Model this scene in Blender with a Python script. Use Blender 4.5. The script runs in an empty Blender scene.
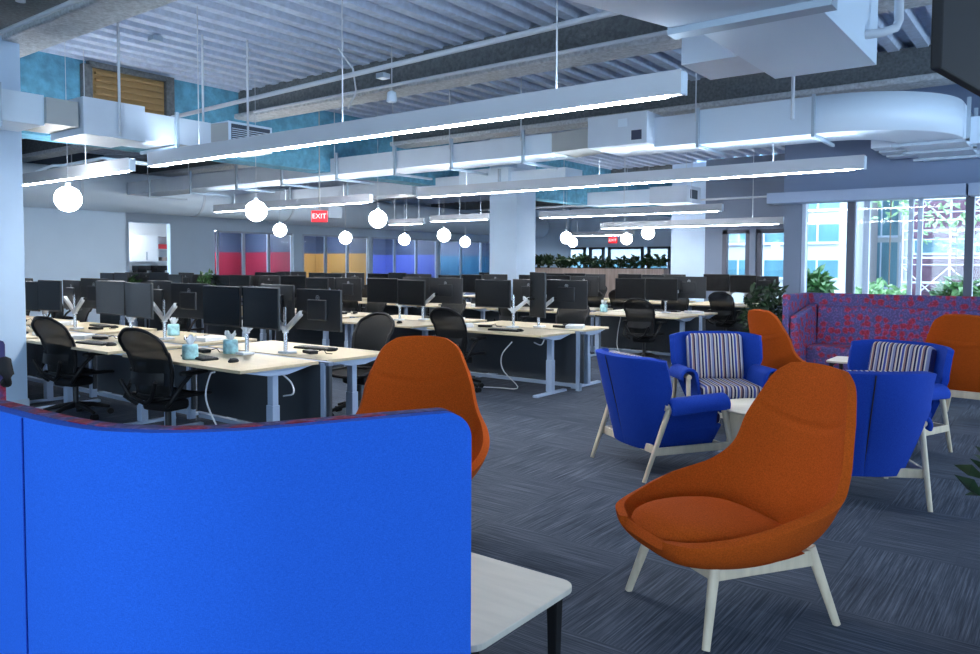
import bpy, bmesh, math, random
from math import sin, cos, pi, radians as R
from mathutils import Vector, Matrix
random.seed(7)
scn = bpy.context.scene
COL = scn.collection

# ------------------------------------------------------------------ helpers
class MB:
    """collects simple shapes into one mesh"""
    def __init__(s): s.v = []; s.f = []; s.sm = []
    def add(s, vs, fs, smooth=False):
        n = len(s.v); s.v += [tuple(v) for v in vs]
        s.f += [tuple(i + n for i in f) for f in fs]; s.sm += [smooth] * len(fs); return s
    def box(s, c, d, rz=0, M=None):
        hx, hy, hz = d[0] / 2, d[1] / 2, d[2] / 2
        vs = [Vector((x, y, z)) for z in (-hz, hz) for x, y in ((-hx, -hy), (hx, -hy), (hx, hy), (-hx, hy))]
        if M is not None: vs = [M @ v for v in vs]
        elif rz: m = Matrix.Rotation(rz, 3, 'Z'); vs = [m @ v for v in vs]
        c = Vector(c)
        return s.add([v + c for v in vs], [(3, 2, 1, 0), (4, 5, 6, 7), (0, 1, 5, 4), (1, 2, 6, 5), (2, 3, 7, 6), (3, 0, 4, 7)])
    def bb(s, x0, x1, y0, y1, z0, z1):
        return s.box(((x0 + x1) / 2, (y0 + y1) / 2, (z0 + z1) / 2), (abs(x1 - x0), abs(y1 - y0), abs(z1 - z0)))
    def hexa(s, p):  # 4 lower + 4 upper points
        return s.add(p, [(3, 2, 1, 0), (4, 5, 6, 7), (0, 1, 5, 4), (1, 2, 6, 5), (2, 3, 7, 6), (3, 0, 4, 7)])
    def tube(s, pts, r, n=10, cap=True):
        pts = [Vector(p) for p in pts]; rs = r if isinstance(r, (list, tuple)) else [r] * len(pts)
        rings = []; up = None
        for i, p in enumerate(pts):
            t = (pts[min(i + 1, len(pts) - 1)] - pts[max(i - 1, 0)]).normalized()
            if up is None: up = Vector((0, 0, 1)) if abs(t.z) < .95 else Vector((1, 0, 0))
            a = t.cross(up)
            if a.length < 1e-4: a = t.cross(Vector((1, 0, 0)))
            a.normalize(); b = a.cross(t).normalized()
            rings.append([p + (a * cos(2 * pi * k / n) + b * sin(2 * pi * k / n)) * rs[i] for k in range(n)])
        vs = [v for r_ in rings for v in r_]
        fs = [(i * n + k, i * n + (k + 1) % n, (i + 1) * n + (k + 1) % n, (i + 1) * n + k) for i in range(len(pts) - 1) for k in range(n)]
        s.add(vs, fs, True)
        if cap:
            s.add(rings[0], [tuple(range(n))]); s.add(rings[-1], [tuple(range(n))[::-1]])
        return s
    def lathe(s, prof, c=(0, 0, 0), n=20, smooth=True):
        vs = [(c[0] + r * cos(2 * pi * k / n), c[1] + r * sin(2 * pi * k / n), c[2] + z) for r, z in prof for k in range(n)]
        fs = [(i * n + k, i * n + (k + 1) % n, (i + 1) * n + (k + 1) % n, (i + 1) * n + k) for i in range(len(prof) - 1) for k in range(n)]
        s.add(vs, fs, smooth)
        if prof[0][0] > 1e-5: s.add(vs[:n], [tuple(range(n))[::-1]])
        if prof[-1][0] > 1e-5: s.add(vs[-n:], [tuple(range(n))])
        return s
    def grid(s, fn, nu, nv, smooth=True):
        vs = [fn(i / nu, j / nv) for j in range(nv + 1) for i in range(nu + 1)]
        fs = [(j * (nu + 1) + i, j * (nu + 1) + i + 1, (j + 1) * (nu + 1) + i + 1, (j + 1) * (nu + 1) + i) for j in range(nv) for i in range(nu)]
        return s.add(vs, fs, smooth)
    def prism(s, poly, z0, z1):
        n = len(poly); vs = [(x, y, z0) for x, y in poly] + [(x, y, z1) for x, y in poly]
        return s.add(vs, [tuple(range(n))[::-1], tuple(range(n, 2 * n))] + [(i, (i + 1) % n, n + (i + 1) % n, n + i) for i in range(n)])
    def build(s, name, mat, parent=None, bevel=0, seg=2, smooth=False, weld=False, loc=None):
        me = bpy.data.meshes.new(name); me.from_pydata(s.v, [], s.f); me.update()
        me.polygons.foreach_set('use_smooth', [True if smooth else x for x in s.sm])
        if weld:
            b = bmesh.new(); b.from_mesh(me); bmesh.ops.remove_doubles(b, verts=b.verts, dist=1e-4)
            bmesh.ops.recalc_face_normals(b, faces=b.faces); b.to_mesh(me); b.free()
        me.materials.append(mat)
        o = bpy.data.objects.new(name, me); COL.objects.link(o)
        if parent: o.parent = parent
        if loc: o.location = loc
        if bevel:
            m = o.modifiers.new('b', 'BEVEL'); m.width = bevel; m.segments = seg; m.limit_method = 'ANGLE'; m.angle_limit = R(40)
            if not smooth: m.harden_normals = False
        return o

def rrect(x0, x1, y0, y1, r, n=6):
    out = []
    for cx_, cy_, a0 in ((x1 - r, y1 - r, 0), (x0 + r, y1 - r, pi / 2), (x0 + r, y0 + r, pi), (x1 - r, y0 + r, 3 * pi / 2)):
        out += [(cx_ + r * cos(a0 + pi / 2 * k / n), cy_ + r * sin(a0 + pi / 2 * k / n)) for k in range(n + 1)]
    return out

def tag(o, label=None, cat=None, group=None, kind=None):
    if label: o['label'] = label
    if cat: o['category'] = cat
    if group: o['group'] = group
    if kind: o['kind'] = kind
    return o
def thing(name, label, cat, loc=(0, 0, 0), rz=0, group=None):
    o = bpy.data.objects.new(name, None); COL.objects.link(o)
    o.location = loc; o.rotation_euler = (0, 0, rz); o.empty_display_size = .1
    return tag(o, label, cat, group)
def copy_tree(o, loc, rz, label, group=None):
    def rec(a, par):
        c = a.copy(); COL.objects.link(c); c.parent = par
        for ch in list(a.children): rec(ch, c)
        return c
    r = rec(o, None); r.location = loc; r.rotation_euler = (0, 0, rz); r['label'] = label
    if group: r['group'] = group
    return r
def struct(o): o['kind'] = 'structure'; return o

# ------------------------------------------------------------------ materials
def nm(name):
    m = bpy.data.materials.new(name); m.use_nodes = True
    nt = m.node_tree; b = nt.nodes['Principled BSDF']; return m, nt, b
def mat(name, col, rough=.5, metal=0, spec=.5, noise=0, nscale=30, bump=0, bscale=200, sheen=0, stretch=None, col2=None):
    m, nt, b = nm(name)
    b.inputs['Base Color'].default_value = (*col, 1); b.inputs['Roughness'].default_value = rough
    b.inputs['Metallic'].default_value = metal; b.inputs['Specular IOR Level'].default_value = spec
    if sheen: b.inputs['Sheen Weight'].default_value = sheen; b.inputs['Sheen Roughness'].default_value = .5
    if noise or bump:
        tc = nt.nodes.new('ShaderNodeTexCoord'); mp = nt.nodes.new('ShaderNodeMapping')
        nt.links.new(tc.outputs['Object'], mp.inputs['Vector'])
        if stretch: mp.inputs['Scale'].default_value = stretch
    if noise:
        n = nt.nodes.new('ShaderNodeTexNoise'); n.inputs['Scale'].default_value = nscale; n.inputs['Detail'].default_value = 4
        nt.links.new(mp.outputs[0], n.inputs['Vector'])
        rp = nt.nodes.new('ShaderNodeValToRGB'); rp.color_ramp.elements[0].position = .32; rp.color_ramp.elements[1].position = .68
        c2 = col2 or tuple(min(1, c * (1 + noise)) for c in col); c1 = tuple(c * (1 - noise) for c in col) if not col2 else col
        rp.color_ramp.elements[0].color = (*c1, 1); rp.color_ramp.elements[1].color = (*c2, 1)
        nt.links.new(n.outputs['Fac'], rp.inputs['Fac']); nt.links.new(rp.outputs['Color'], b.inputs['Base Color'])
    if bump:
        n2 = nt.nodes.new('ShaderNodeTexNoise'); n2.inputs['Scale'].default_value = bscale; n2.inputs['Detail'].default_value = 3
        nt.links.new(mp.outputs[0], n2.inputs['Vector'])
        bp = nt.nodes.new('ShaderNodeBump'); bp.inputs['Strength'].default_value = bump; bp.inputs['Distance'].default_value = .01
        nt.links.new(n2.outputs['Fac'], bp.inputs['Height']); nt.links.new(bp.outputs['Normal'], b.inputs['Normal'])
    return m
def emis(name, col, st, base=(.9, .9, .9)):
    m, nt, b = nm(name); b.inputs['Base Color'].default_value = (*base, 1)
    b.inputs['Emission Color'].default_value = (*col, 1); b.inputs['Emission Strength'].default_value = st; return m
def glass(name, tint=(1, 1, 1), ior=1.45):
    m, nt, b = nm(name); nt.nodes.remove(b); out = nt.nodes['Material Output']
    t = nt.nodes.new('ShaderNodeBsdfTransparent'); t.inputs['Color'].default_value = (*tint, 1)
    g = nt.nodes.new('ShaderNodeBsdfGlossy'); g.inputs['Roughness'].default_value = .03
    fr = nt.nodes.new('ShaderNodeFresnel'); fr.inputs['IOR'].default_value = ior
    mx = nt.nodes.new('ShaderNodeMixShader')
    nt.links.new(fr.outputs[0], mx.inputs[0]); nt.links.new(t.outputs[0], mx.inputs[1]); nt.links.new(g.outputs[0], mx.inputs[2])
    nt.links.new(mx.outputs[0], out.inputs['Surface']); return m

def m_carpet():
    m, nt, b = nm('carpet'); N = nt.nodes; L = nt.links
    b.inputs['Roughness'].default_value = .95; b.inputs['Specular IOR Level'].default_value = .15
    tc = N.new('ShaderNodeTexCoord')
    ck = N.new('ShaderNodeTexChecker'); ck.inputs['Scale'].default_value = 1 / .92
    rot = N.new('ShaderNodeMapping'); rot.inputs['Rotation'].default_value = (0, 0, R(0)); L.new(tc.outputs['Object'], rot.inputs[0])
    L.new(rot.outputs[0], ck.inputs['Vector'])
    def streak(sc, scale):
        mp = N.new('ShaderNodeMapping'); mp.inputs['Scale'].default_value = sc; L.new(rot.outputs[0], mp.inputs[0])
        n = N.new('ShaderNodeTexNoise'); n.inputs['Scale'].default_value = scale; n.inputs['Detail'].default_value = 4; n.inputs['Roughness'].default_value = .7
        L.new(mp.outputs[0], n.inputs['Vector']); return n
    a = streak((1.2, 60, 1), 1.8); c = streak((60, 1.2, 1), 1.8)
    mx = N.new('ShaderNodeMix'); mx.data_type = 'FLOAT'
    L.new(ck.outputs['Fac'], mx.inputs['Factor']); L.new(a.outputs['Fac'], mx.inputs['A']); L.new(c.outputs['Fac'], mx.inputs['B'])
    big = N.new('ShaderNodeTexNoise'); big.inputs['Scale'].default_value = 1.1; L.new(tc.outputs['Object'], big.inputs['Vector'])
    br = N.new('ShaderNodeTexBrick'); br.inputs['Scale'].default_value = 1; br.inputs['Brick Width'].default_value = .92; br.inputs['Row Height'].default_value = .23
    br.inputs['Mortar Size'].default_value = 0; br.inputs['Color1'].default_value = (.35, .35, .35, 1); br.inputs['Color2'].default_value = (.65, .65, .65, 1)
    L.new(rot.outputs[0], br.inputs['Vector'])
    ad = N.new('ShaderNodeMath'); ad.operation = 'MULTIPLY_ADD'; L.new(br.outputs['Color'], ad.inputs[0]); ad.inputs[1].default_value = .16; L.new(mx.outputs['Result'], ad.inputs[2])
    ad2 = N.new('ShaderNodeMath'); ad2.operation = 'MULTIPLY_ADD'; L.new(big.outputs['Fac'], ad2.inputs[0]); ad2.inputs[1].default_value = .15; L.new(ad.outputs[0], ad2.inputs[2])
    rp = N.new('ShaderNodeValToRGB'); e = rp.color_ramp.elements
    e[0].position = .36; e[0].color = (.010, .015, .026, 1); e[1].position = .92; e[1].color = (.155, .185, .24, 1)
    k = e.new(.62); k.color = (.052, .064, .088, 1)
    L.new(ad2.outputs[0], rp.inputs['Fac']); L.new(rp.outputs['Color'], b.inputs['Base Color'])
    bp = N.new('ShaderNodeBump'); bp.inputs['Strength'].default_value = .5; bp.inputs['Distance'].default_value = .004
    L.new(mx.outputs['Result'], bp.inputs['Height']); L.new(bp.outputs['Normal'], b.inputs['Normal'])
    return m
def m_stripe():
    m, nt, b = nm('striped_fabric'); N = nt.nodes; L = nt.links
    b.inputs['Roughness'].default_value = .9; b.inputs['Specular IOR Level'].default_value = .2
    tc = N.new('ShaderNodeTexCoord'); sp = N.new('ShaderNodeSeparateXYZ'); L.new(tc.outputs['Object'], sp.inputs[0])
    ml = N.new('ShaderNodeMath'); ml.operation = 'MULTIPLY_ADD'; ml.inputs[1].default_value = 1 / .145; ml.inputs[2].default_value = 20
    L.new(sp.outputs['X'], ml.inputs[0]); fr = N.new('ShaderNodeMath'); fr.operation = 'FRACT'; L.new(ml.outputs[0], fr.inputs[0])
    rp = N.new('ShaderNodeValToRGB'); rp.color_ramp.interpolation = 'CONSTANT'; e = rp.color_ramp.elements
    cols = [(0, (.02, .02, .07)), (.12, (.62, .58, .52)), (.2, (.05, .07, .28)), (.34, (.62, .58, .52)), (.4, (.3, .17, .15)), (.5, (.02, .02, .07)), (.6, (.6, .56, .52)), (.66, (.25, .26, .4)), (.8, (.02, .02, .09)), (.88, (.55, .42, .34)), (.95, (.62, .58, .52))]
    e[0].position = 0; e[0].color = (*cols[0][1], 1); e[1].position = cols[1][0]; e[1].color = (*cols[1][1], 1)
    for p, c in cols[2:]: k = e.new(p); k.color = (*c, 1)
    L.new(fr.outputs[0], rp.inputs['Fac']); L.new(rp.outputs['Color'], b.inputs['Base Color']); return m
def m_pattern():
    m, nt, b = nm('floral_fabric'); N = nt.nodes; L = nt.links
    b.inputs['Roughness'].default_value = .9; b.inputs['Specular IOR Level'].default_value = .2
    tc = N.new('ShaderNodeTexCoord')
    n = N.new('ShaderNodeTexNoise'); n.inputs['Scale'].default_value = 22; n.inputs['Detail'].default_value = 3; L.new(tc.outputs['Object'], n.inputs['Vector'])
    v = N.new('ShaderNodeTexVoronoi'); v.inputs['Scale'].default_value = 10; v.inputs['Randomness'].default_value = .6; L.new(tc.outputs['Object'], v.inputs['Vector'])
    ad = N.new('ShaderNodeMath'); ad.operation = 'MULTIPLY_ADD'; ad.inputs[1].default_value = -.62; L.new(n.outputs['Fac'], ad.inputs[0]); L.new(v.outputs['Distance'], ad.inputs[2])
    rp = N.new('ShaderNodeValToRGB'); e = rp.color_ramp.elements; e[0].position = .12; e[0].color = (.20, .02, .04, 1); e[1].position = .34; e[1].color = (.062, .056, .15, 1)
    k = e.new(.22); k.color = (.17, .04, .10, 1)
    mr = N.new('ShaderNodeMath'); mr.operation = 'ADD'; mr.inputs[1].default_value = .11; L.new(ad.outputs[0], mr.inputs[0]); L.new(mr.outputs[0], rp.inputs['Fac'])
    n3 = N.new('ShaderNodeTexNoise'); n3.inputs['Scale'].default_value = 45; L.new(tc.outputs['Object'], n3.inputs['Vector'])
    r2 = N.new('ShaderNodeValToRGB'); r2.color_ramp.elements[0].position = .5; r2.color_ramp.elements[1].position = .58
    r2.color_ramp.elements[0].color = (1, 1, 1, 1); r2.color_ramp.elements[1].color = (1.6, 1.4, 1.5, 1)
    L.new(n3.outputs['Fac'], r2.inputs['Fac'])
    mx = N.new('ShaderNodeMix'); mx.data_type = 'RGBA'; mx.blend_type = 'MULTIPLY'; mx.inputs['Factor'].default_value = 1
    L.new(rp.outputs['Color'], mx.inputs['A']); L.new(r2.outputs['Color'], mx.inputs['B']); L.new(mx.outputs['Result'], b.inputs['Base Color']); return m
def m_felt(name, c1, c2, sc=(60, 60, 14)):
    m, nt, b = nm(name); N = nt.nodes; L = nt.links
    b.inputs['Roughness'].default_value = .95; b.inputs['Specular IOR Level'].default_value = .15
    tc = N.new('ShaderNodeTexCoord'); mp = N.new('ShaderNodeMapping'); mp.inputs['Scale'].default_value = sc; L.new(tc.outputs['Object'], mp.inputs[0])
    n = N.new('ShaderNodeTexNoise'); n.inputs['Scale'].default_value = 5; n.inputs['Detail'].default_value = 4; L.new(mp.outputs[0], n.inputs['Vector'])
    mp2 = N.new('ShaderNodeMapping'); mp2.inputs['Scale'].default_value = (30, 30, 320); L.new(tc.outputs['Object'], mp2.inputs[0])
    n2 = N.new('ShaderNodeTexNoise'); n2.inputs['Scale'].default_value = 4; L.new(mp2.outputs[0], n2.inputs['Vector'])
    ad = N.new('ShaderNodeMath'); ad.operation = 'ADD'; L.new(n.outputs['Fac'], ad.inputs[0]); L.new(n2.outputs['Fac'], ad.inputs[1])
    rp = N.new('ShaderNodeValToRGB'); rp.color_ramp.elements[0].position = .35; rp.color_ramp.elements[1].position = .65
    hf = N.new('ShaderNodeMath'); hf.operation = 'MULTIPLY'; hf.inputs[1].default_value = .5; L.new(ad.outputs[0], hf.inputs[0])
    rp.color_ramp.elements[0].color = (*c1, 1); rp.color_ramp.elements[1].color = (*c2, 1)
    L.new(hf.outputs[0], rp.inputs['Fac']); L.new(rp.outputs['Color'], b.inputs['Base Color'])
    bp = N.new('ShaderNodeBump'); bp.inputs['Strength'].default_value = .35; bp.inputs['Distance'].default_value = .003
    L.new(hf.outputs[0], bp.inputs['Height']); L.new(bp.outputs['Normal'], b.inputs['Normal']); return m
def m_mesh():
    m, nt, b = nm('chair_mesh'); N = nt.nodes; L = nt.links; out = N['Material Output']
    b.inputs['Base Color'].default_value = (.006, .0065, .007, 1); b.inputs['Roughness'].default_value = .7; b.inputs['Specular IOR Level'].default_value = .2
    t = N.new('ShaderNodeBsdfTransparent'); mx = N.new('ShaderNodeMixShader'); mx.inputs[0].default_value = .95
    L.new(t.outputs[0], mx.inputs[1]); L.new(b.outputs[0], mx.inputs[2]); L.new(mx.outputs[0], out.inputs['Surface']); return m

M = dict(
    carpet=m_carpet(), stripe=m_stripe(), pattern=m_pattern(), mesh=m_mesh(),
    orange=mat('orange_wool', (.44, .074, .008), .95, spec=.08, noise=.22, nscale=160, bump=.3, bscale=260),
    blue_wool=m_felt('blue_wool', (.007, .028, .24), (.016, .065, .40), (60, 60, 60)),
    blue_felt=m_felt('blue_felt', (.011, .080, .44), (.022, .125, .60), (150, 150, 40)),
    ash=mat('pale_ash_wood', (.60, .50, .36), .5, noise=.10, nscale=6, stretch=(4, 4, .6)),
    ash_top=mat('pale_table_laminate', (.60, .55, .46), .45, noise=.05, nscale=4, stretch=(1, 8, 1)),
    desk=mat('maple_laminate', (.55, .44, .28), .45, noise=.06, nscale=5, stretch=(1, 8, 1)),
    desk_edge=mat('maple_edge', (.42, .33, .2), .5),
    steel_lt=mat('light_blue_grey_steel', (.36, .45, .60), .4, metal=.1),
    steel_dk=mat('dark_blue_grey_steel', (.16, .20, .28), .45),
    divider=mat('charcoal_panel', (.035, .042, .052), .6),
    black=mat('black_plastic', (.007, .007, .008), .5, spec=.25), black_gl=mat('black_screen', (.004, .0045, .006), .25, spec=.35),
    dark=mat('charcoal_plastic', (.018, .019, .022), .38), grey_gl=mat('grey_screen', (.05, .06, .07), .3),
    chrome=mat('polished_metal', (.75, .77, .8), .25, metal=.9), white_pl=mat('white_plastic', (.75, .76, .78), .4),
    paint=mat('wall_paint', (.70, .84, .98), .7, noise=.02, nscale=1.5), col=mat('column_paint', (.58, .72, .89), .7, noise=.03, nscale=2),
    white=mat('white_cabinet', (.82, .84, .86), .5), grey_wall=mat('grey_wall', (.16, .20, .28), .7), spandrel=mat('blue_grey_panel', (.20, .27, .42), .6),
    mullion=mat('dark_mullion', (.06, .07, .105), .5), frame_lt=mat('light_window_frame', (.52, .60, .72), .4),
    shade=mat('roller_shade_box', (.34, .43, .60), .5),
    deck=mat('sprayed_deck', (.52, .60, .74), .95, noise=.10, nscale=14, bump=.5, bscale=60),
    beam=mat('sprayed_beam', (.13, .145, .155), .95, noise=.25, nscale=25, bump=1, bscale=45),
    flange=mat('sprayed_flange', (.50, .53, .56), .95, noise=.2, nscale=25, bump=1, bscale=45),
    girder=mat('blue_sprayed_girder', (.12, .35, .50), .95, noise=.22, nscale=9, bump=.8, bscale=45),
    duct=mat('painted_duct', (.66, .74, .84), .45, noise=.03, nscale=3), duct_w=mat('white_duct', (.74, .86, .98), .4),
    duct_end=mat('bare_galvanised', (.42, .44, .44), .5, metal=.3), bracket=mat('duct_bracket', (.45, .55, .65), .4, metal=.3),
    pipe=mat('painted_pipe', (.60, .64, .70), .45), louver=mat('tan_louver', (.38, .24, .10), .7), grille=mat('dark_grille', (.05, .07, .10), .6),
    lightbody=mat('pendant_aluminium', (.58, .61, .66), .4), led=emis('led_strip', (.94, .97, 1), 75), globe=emis('opal_globe', (.97, .98, 1), 30),
    uplight=emis('uplight_strip', (.76, .88, 1), 20), exit=emis('exit_red', (1, .015, .03), .7, (.5, .01, .02)), exit_w=emis('exit_letters', (1, .5, .5), .9),
    glass=glass('window_glass'), pglass=glass('partition_glass', (.86, .92, .98), 1.16),
    red=mat('red_wall', (.24, .008, .03), .6), ochre=mat('ochre_wall', (.42, .22, .06), .6), bluew=mat('blue_wall', (.07, .10, .38), .6), teal=mat('teal_wall', (.01, .07, .14), .6), navy=mat('navy_wall', (.04, .055, .10), .6),
    leaf=mat('leaf_green', (.03, .10, .02), .5, noise=.4, nscale=12), leaf_d=mat('dark_leaf', (.012, .035, .012), .5, noise=.4, nscale=12), leaf_l=mat('pale_leaf', (.24, .40, .20), .6, noise=.4, nscale=8),
    stem=mat('brown_stem', (.08, .05, .03), .8), soil=mat('soil', (.03, .02, .015), .95), planter=mat('wood_plank_planter', (.36, .27, .23), .6, noise=.2, nscale=3, stretch=(6, 6, .5)),
    bld=mat('pale_stone', (.44, .48, .50), .8), bglass=mat('blue_green_glass', (.085, .21, .27), .3, noise=.35, nscale=.8, stretch=(1, 1, .2)), brick=mat('brown_brick', (.15, .08, .12), .8, noise=.3, nscale=3), scaf=mat('scaffold_metal', (.42, .42, .46), .4),
    street=mat('pale_paving', (.2, .21, .23), .9), base=mat('baseboard_white', (.62, .68, .78), .6),
    tissue=mat('white_tissue', (.88, .89, .9), .8), teal_pl=mat('teal_carton', (.35, .62, .66), .5, noise=.35, nscale=18), mint=mat('mint_ceramic', (.45, .68, .66), .4),
    paper=mat('white_paper', (.8, .8, .8), .8), brass=mat('brass', (.5, .36, .14), .3, metal=.8), cable=mat('white_cable', (.7, .72, .74), .5),
    logo=mat('silver_logo', (.6, .62, .64), .3, metal=.5), bag=mat('black_bag_cloth', (.008, .008, .010), .8), redbox=mat('red_box', (.6, .03, .04), .5),
)

# ------------------------------------------------------------------ camera (fitted to the photograph)
f_px, yaw, pitch, roll, cyp = 773.5, R(37.15), R(2.637), R(.251), 299.5
fwd = Vector((-sin(yaw) * cos(pitch), cos(yaw) * cos(pitch), -sin(pitch)))
rt = Vector((cos(yaw), sin(yaw), 0)); up = rt.cross(fwd)
rt, up = rt * cos(roll) + up * sin(roll), up * cos(roll) - rt * sin(roll)
cam = bpy.data.cameras.new('camera'); cam.sensor_width = 36; cam.lens = f_px / 980 * 36; cam.shift_y = -(327 - cyp) / 980; cam.clip_start = .05; cam.clip_end = 300
co = bpy.data.objects.new('camera', cam); COL.objects.link(co)
m = Matrix((rt, up, -fwd)).transposed().to_4x4(); m.translation = Vector((0, 0, 1.55)); co.matrix_world = m
scn.camera = co

# ------------------------------------------------------------------ the room
CZ = 4.2
FP = [(-27.5, -5.4), (6.4, -5.4), (6.4, 12.9), (-3.62, 12.9), (-5.7, 19.25), (-7.75, 19.25), (-12.7, 32.3), (-22.8, 32.3), (-22.8, 46), (-27.5, 46)]
o = MB().prism(FP, -.1, 0).build('floor', M['carpet']); struct(o)
# corrugated deck, ribs along Y
b = MB(); p = .32; x = -25.0
def yend(x): return 12.95 if x > -3.62 else (19.3 if x > -7.75 else (32.3 if x > -12.7 else 36))
while x < 6.1:
    ye = yend(x + .3)
    xs = [(x, CZ), (x + .13, CZ), (x + .16, CZ + .1), (x + .29, CZ + .1), (x + .32, CZ)]
    b.add([(X, y, z) for y in (-7, ye) for X, z in xs], [(i, i + 1, 5 + i + 1, 5 + i) for i in range(4)])
    b.bb(x, x + .32, -7, ye, CZ + .11, CZ + .2); x += p
struct(b.build('ceiling', M['deck']))
def trim(name, b, m, bevel=0): return struct(b.build(name, m, bevel=bevel))
# ceiling beams across (along X)
k = 1
for y0, w in ((-1.2, .4), (2.1, 1.62), (7.28, .35), (10.7, .4), (13.4, .4), (19.4, .4), (26, .4)):
    xr = 6 if y0 < 12 else (-4.3 if y0 < 14 else (-7.8 if y0 < 20 else -10.6))
    b = MB().bb(-25, xr, y0 + .06, y0 + w - .06, 3.84, 4.22)
    trim('trim_%d' % k, b, M['beam']); k += 1
    yf = 3.32 if y0 == 2.1 else y0 - .02
    trim('trim_%d' % k, MB().bb(-25, xr, yf, y0 + w + .02, 3.78, 3.86), M['flange'], .02); k += 1
# girders along Y
trim('trim_%d' % k, MB().bb(-10.95, -10.5, -6, 36, 3.15, 4.22), M['girder']); k += 1
# columns
def column(name, x0, x1, y0, y1):
    o = MB().bb(x0, x1, y0, y1, 0, 4.2).build('wall_' + name, M['col']); struct(o)
    struct(MB().bb(x0 - .012, x1 + .012, y0 - .012, y1 + .012, 0, .12).build('baseboard_' + name, M['base'], o))
column('column_left', -9.42, -8.7, 2.8, 3.485); column('column_middle', -9.98, -9.28, 13.15, 13.85); column('column_right', -8.62, -7.56, 19.35, 20.4)
# left walls
def wall(name, b, m=M['paint']): return struct(b.build(name, m))
wall('wall_left_near', MB().bb(-19.2, -18.6, -5, 9.75, 0, 2.92))
wall('wall_left_gap_shade', MB().bb(-23.2, -19.3, -5, 9.6, 2.95, 4.2), M['grille'])  # dark block, its colour stands in for shade in the gap above the wall
kx = -22.85
w = MB()
for y0, y1, z0, z1 in ((9.75, 12.08, 0, 3.12), (12.08, 13.42, 2.77, 3.12), (13.42, 15.0, 0, 3.12)): w.bb(kx - .2, kx, y0, y1, z0, z1)
wall('wall_left_far', w)
wall('wall_left_return', MB().bb(-22.85, -18.7, 9.6, 9.75, 0, 3.12))
wall('wall_left_upper', MB().bb(kx - .4, kx - .22, 9, 34, 2.8, 4.2), M['paint'])
# kitchenette room beyond the doorway
wall('wall_kitchen_back', MB().bb(-25.4, -25.2, 10, 15.1, 0, 3.1), M['white'])
wall('wall_kitchen_side', MB().bb(-25.2, kx - .2, 14.9, 15.08, 0, 3.1), M['white']); wall('ceiling_kitchen', MB().bb(-25.2, kx - .2, 10, 14.9, 2.9, 3.0), M['white'])
o = MB().bb(-24.3, -23.9, 12.6, 12.85, 2.86, 2.895).build('ceiling_light', M['led']); tag(o, 'square ceiling light inside the white kitchenette', 'light')
# glass partition wall at left
hz = 2.9
ys = [15.0, 18.2, 22.6, 23.6, 28.6, 32.2, 45]
wall('wall_left_header', MB().bb(kx - .15, kx, 15.0, 45, 2.62, hz))
wall('wall_left_sill', MB().bb(kx - .12, kx, 15.0, 45, 0, .08))
n = 1
rooms = [(15.1, 18.2, 'red'), (18.68, 22.0, 'ochre'), (22.2, 26.2, 'bluew'), (26.4, 34, 'teal')]
for i, (y0, y1, c) in enumerate(rooms):
    for zz, cc, nn in ((0, c, 'lower'), (1.95, 'navy', 'upper')):
        z1 = 1.95 if zz == 0 else 2.75
        wall('wall_room_back_%s_%s' % (nn, 'abcd'[i]), MB().bb(kx - 3.3, kx - 3.2, y0, y1, zz, z1), M[cc])
        wall('wall_room_side_%s_%s' % (nn, 'abcd'[i]), MB().bb(kx - 3.2, kx - .12, y1, y1 + .05, zz, z1), M[cc])
    ynext = rooms[i + 1][0] if i < 3 else y1 + .3
    wall('wall_room_divider_%s' % 'abcd'[i], MB().bb(kx - 3.3, kx - .02, y1 + .055, ynext, 0, 2.75), M['paint'])
    npan = 3 if i < 3 else 5
    for j in range(npan):
        a = y0 + (y1 - y0) * j / npan; b_ = y0 + (y1 - y0) * (j + 1) / npan
        fr = MB().bb(kx - .08, kx, a, a + .05, .08, 2.62).bb(kx - .08, kx, b_ - .05, b_, .08, 2.62).bb(kx - .08, kx, a + .05, b_ - .05, 2.56, 2.62).build('window_%d' % n, M['frame_lt']); struct(fr)
        MB().bb(kx - .05, kx - .04, a + .05, b_ - .05, .08, 2.56).build('pane', M['pglass'], fr); n += 1
wall('ceiling_rooms', MB().bb(kx - 3.3, kx - .15, 15.1, 34.3, 2.75, 2.85), M['paint'])
for i, (y0, y1, c) in enumerate(rooms):  # strip lamps added out of sight to brighten the meeting rooms
    o = MB().bb(-24.6, -24.5, y0 + .6, y1 - .5, 2.69, 2.75).build('room_fill_light', M['led']); tag(o, 'added light strip brightening the %s meeting room' % ['red', 'ochre', 'blue', 'teal'][i], 'light')
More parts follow.
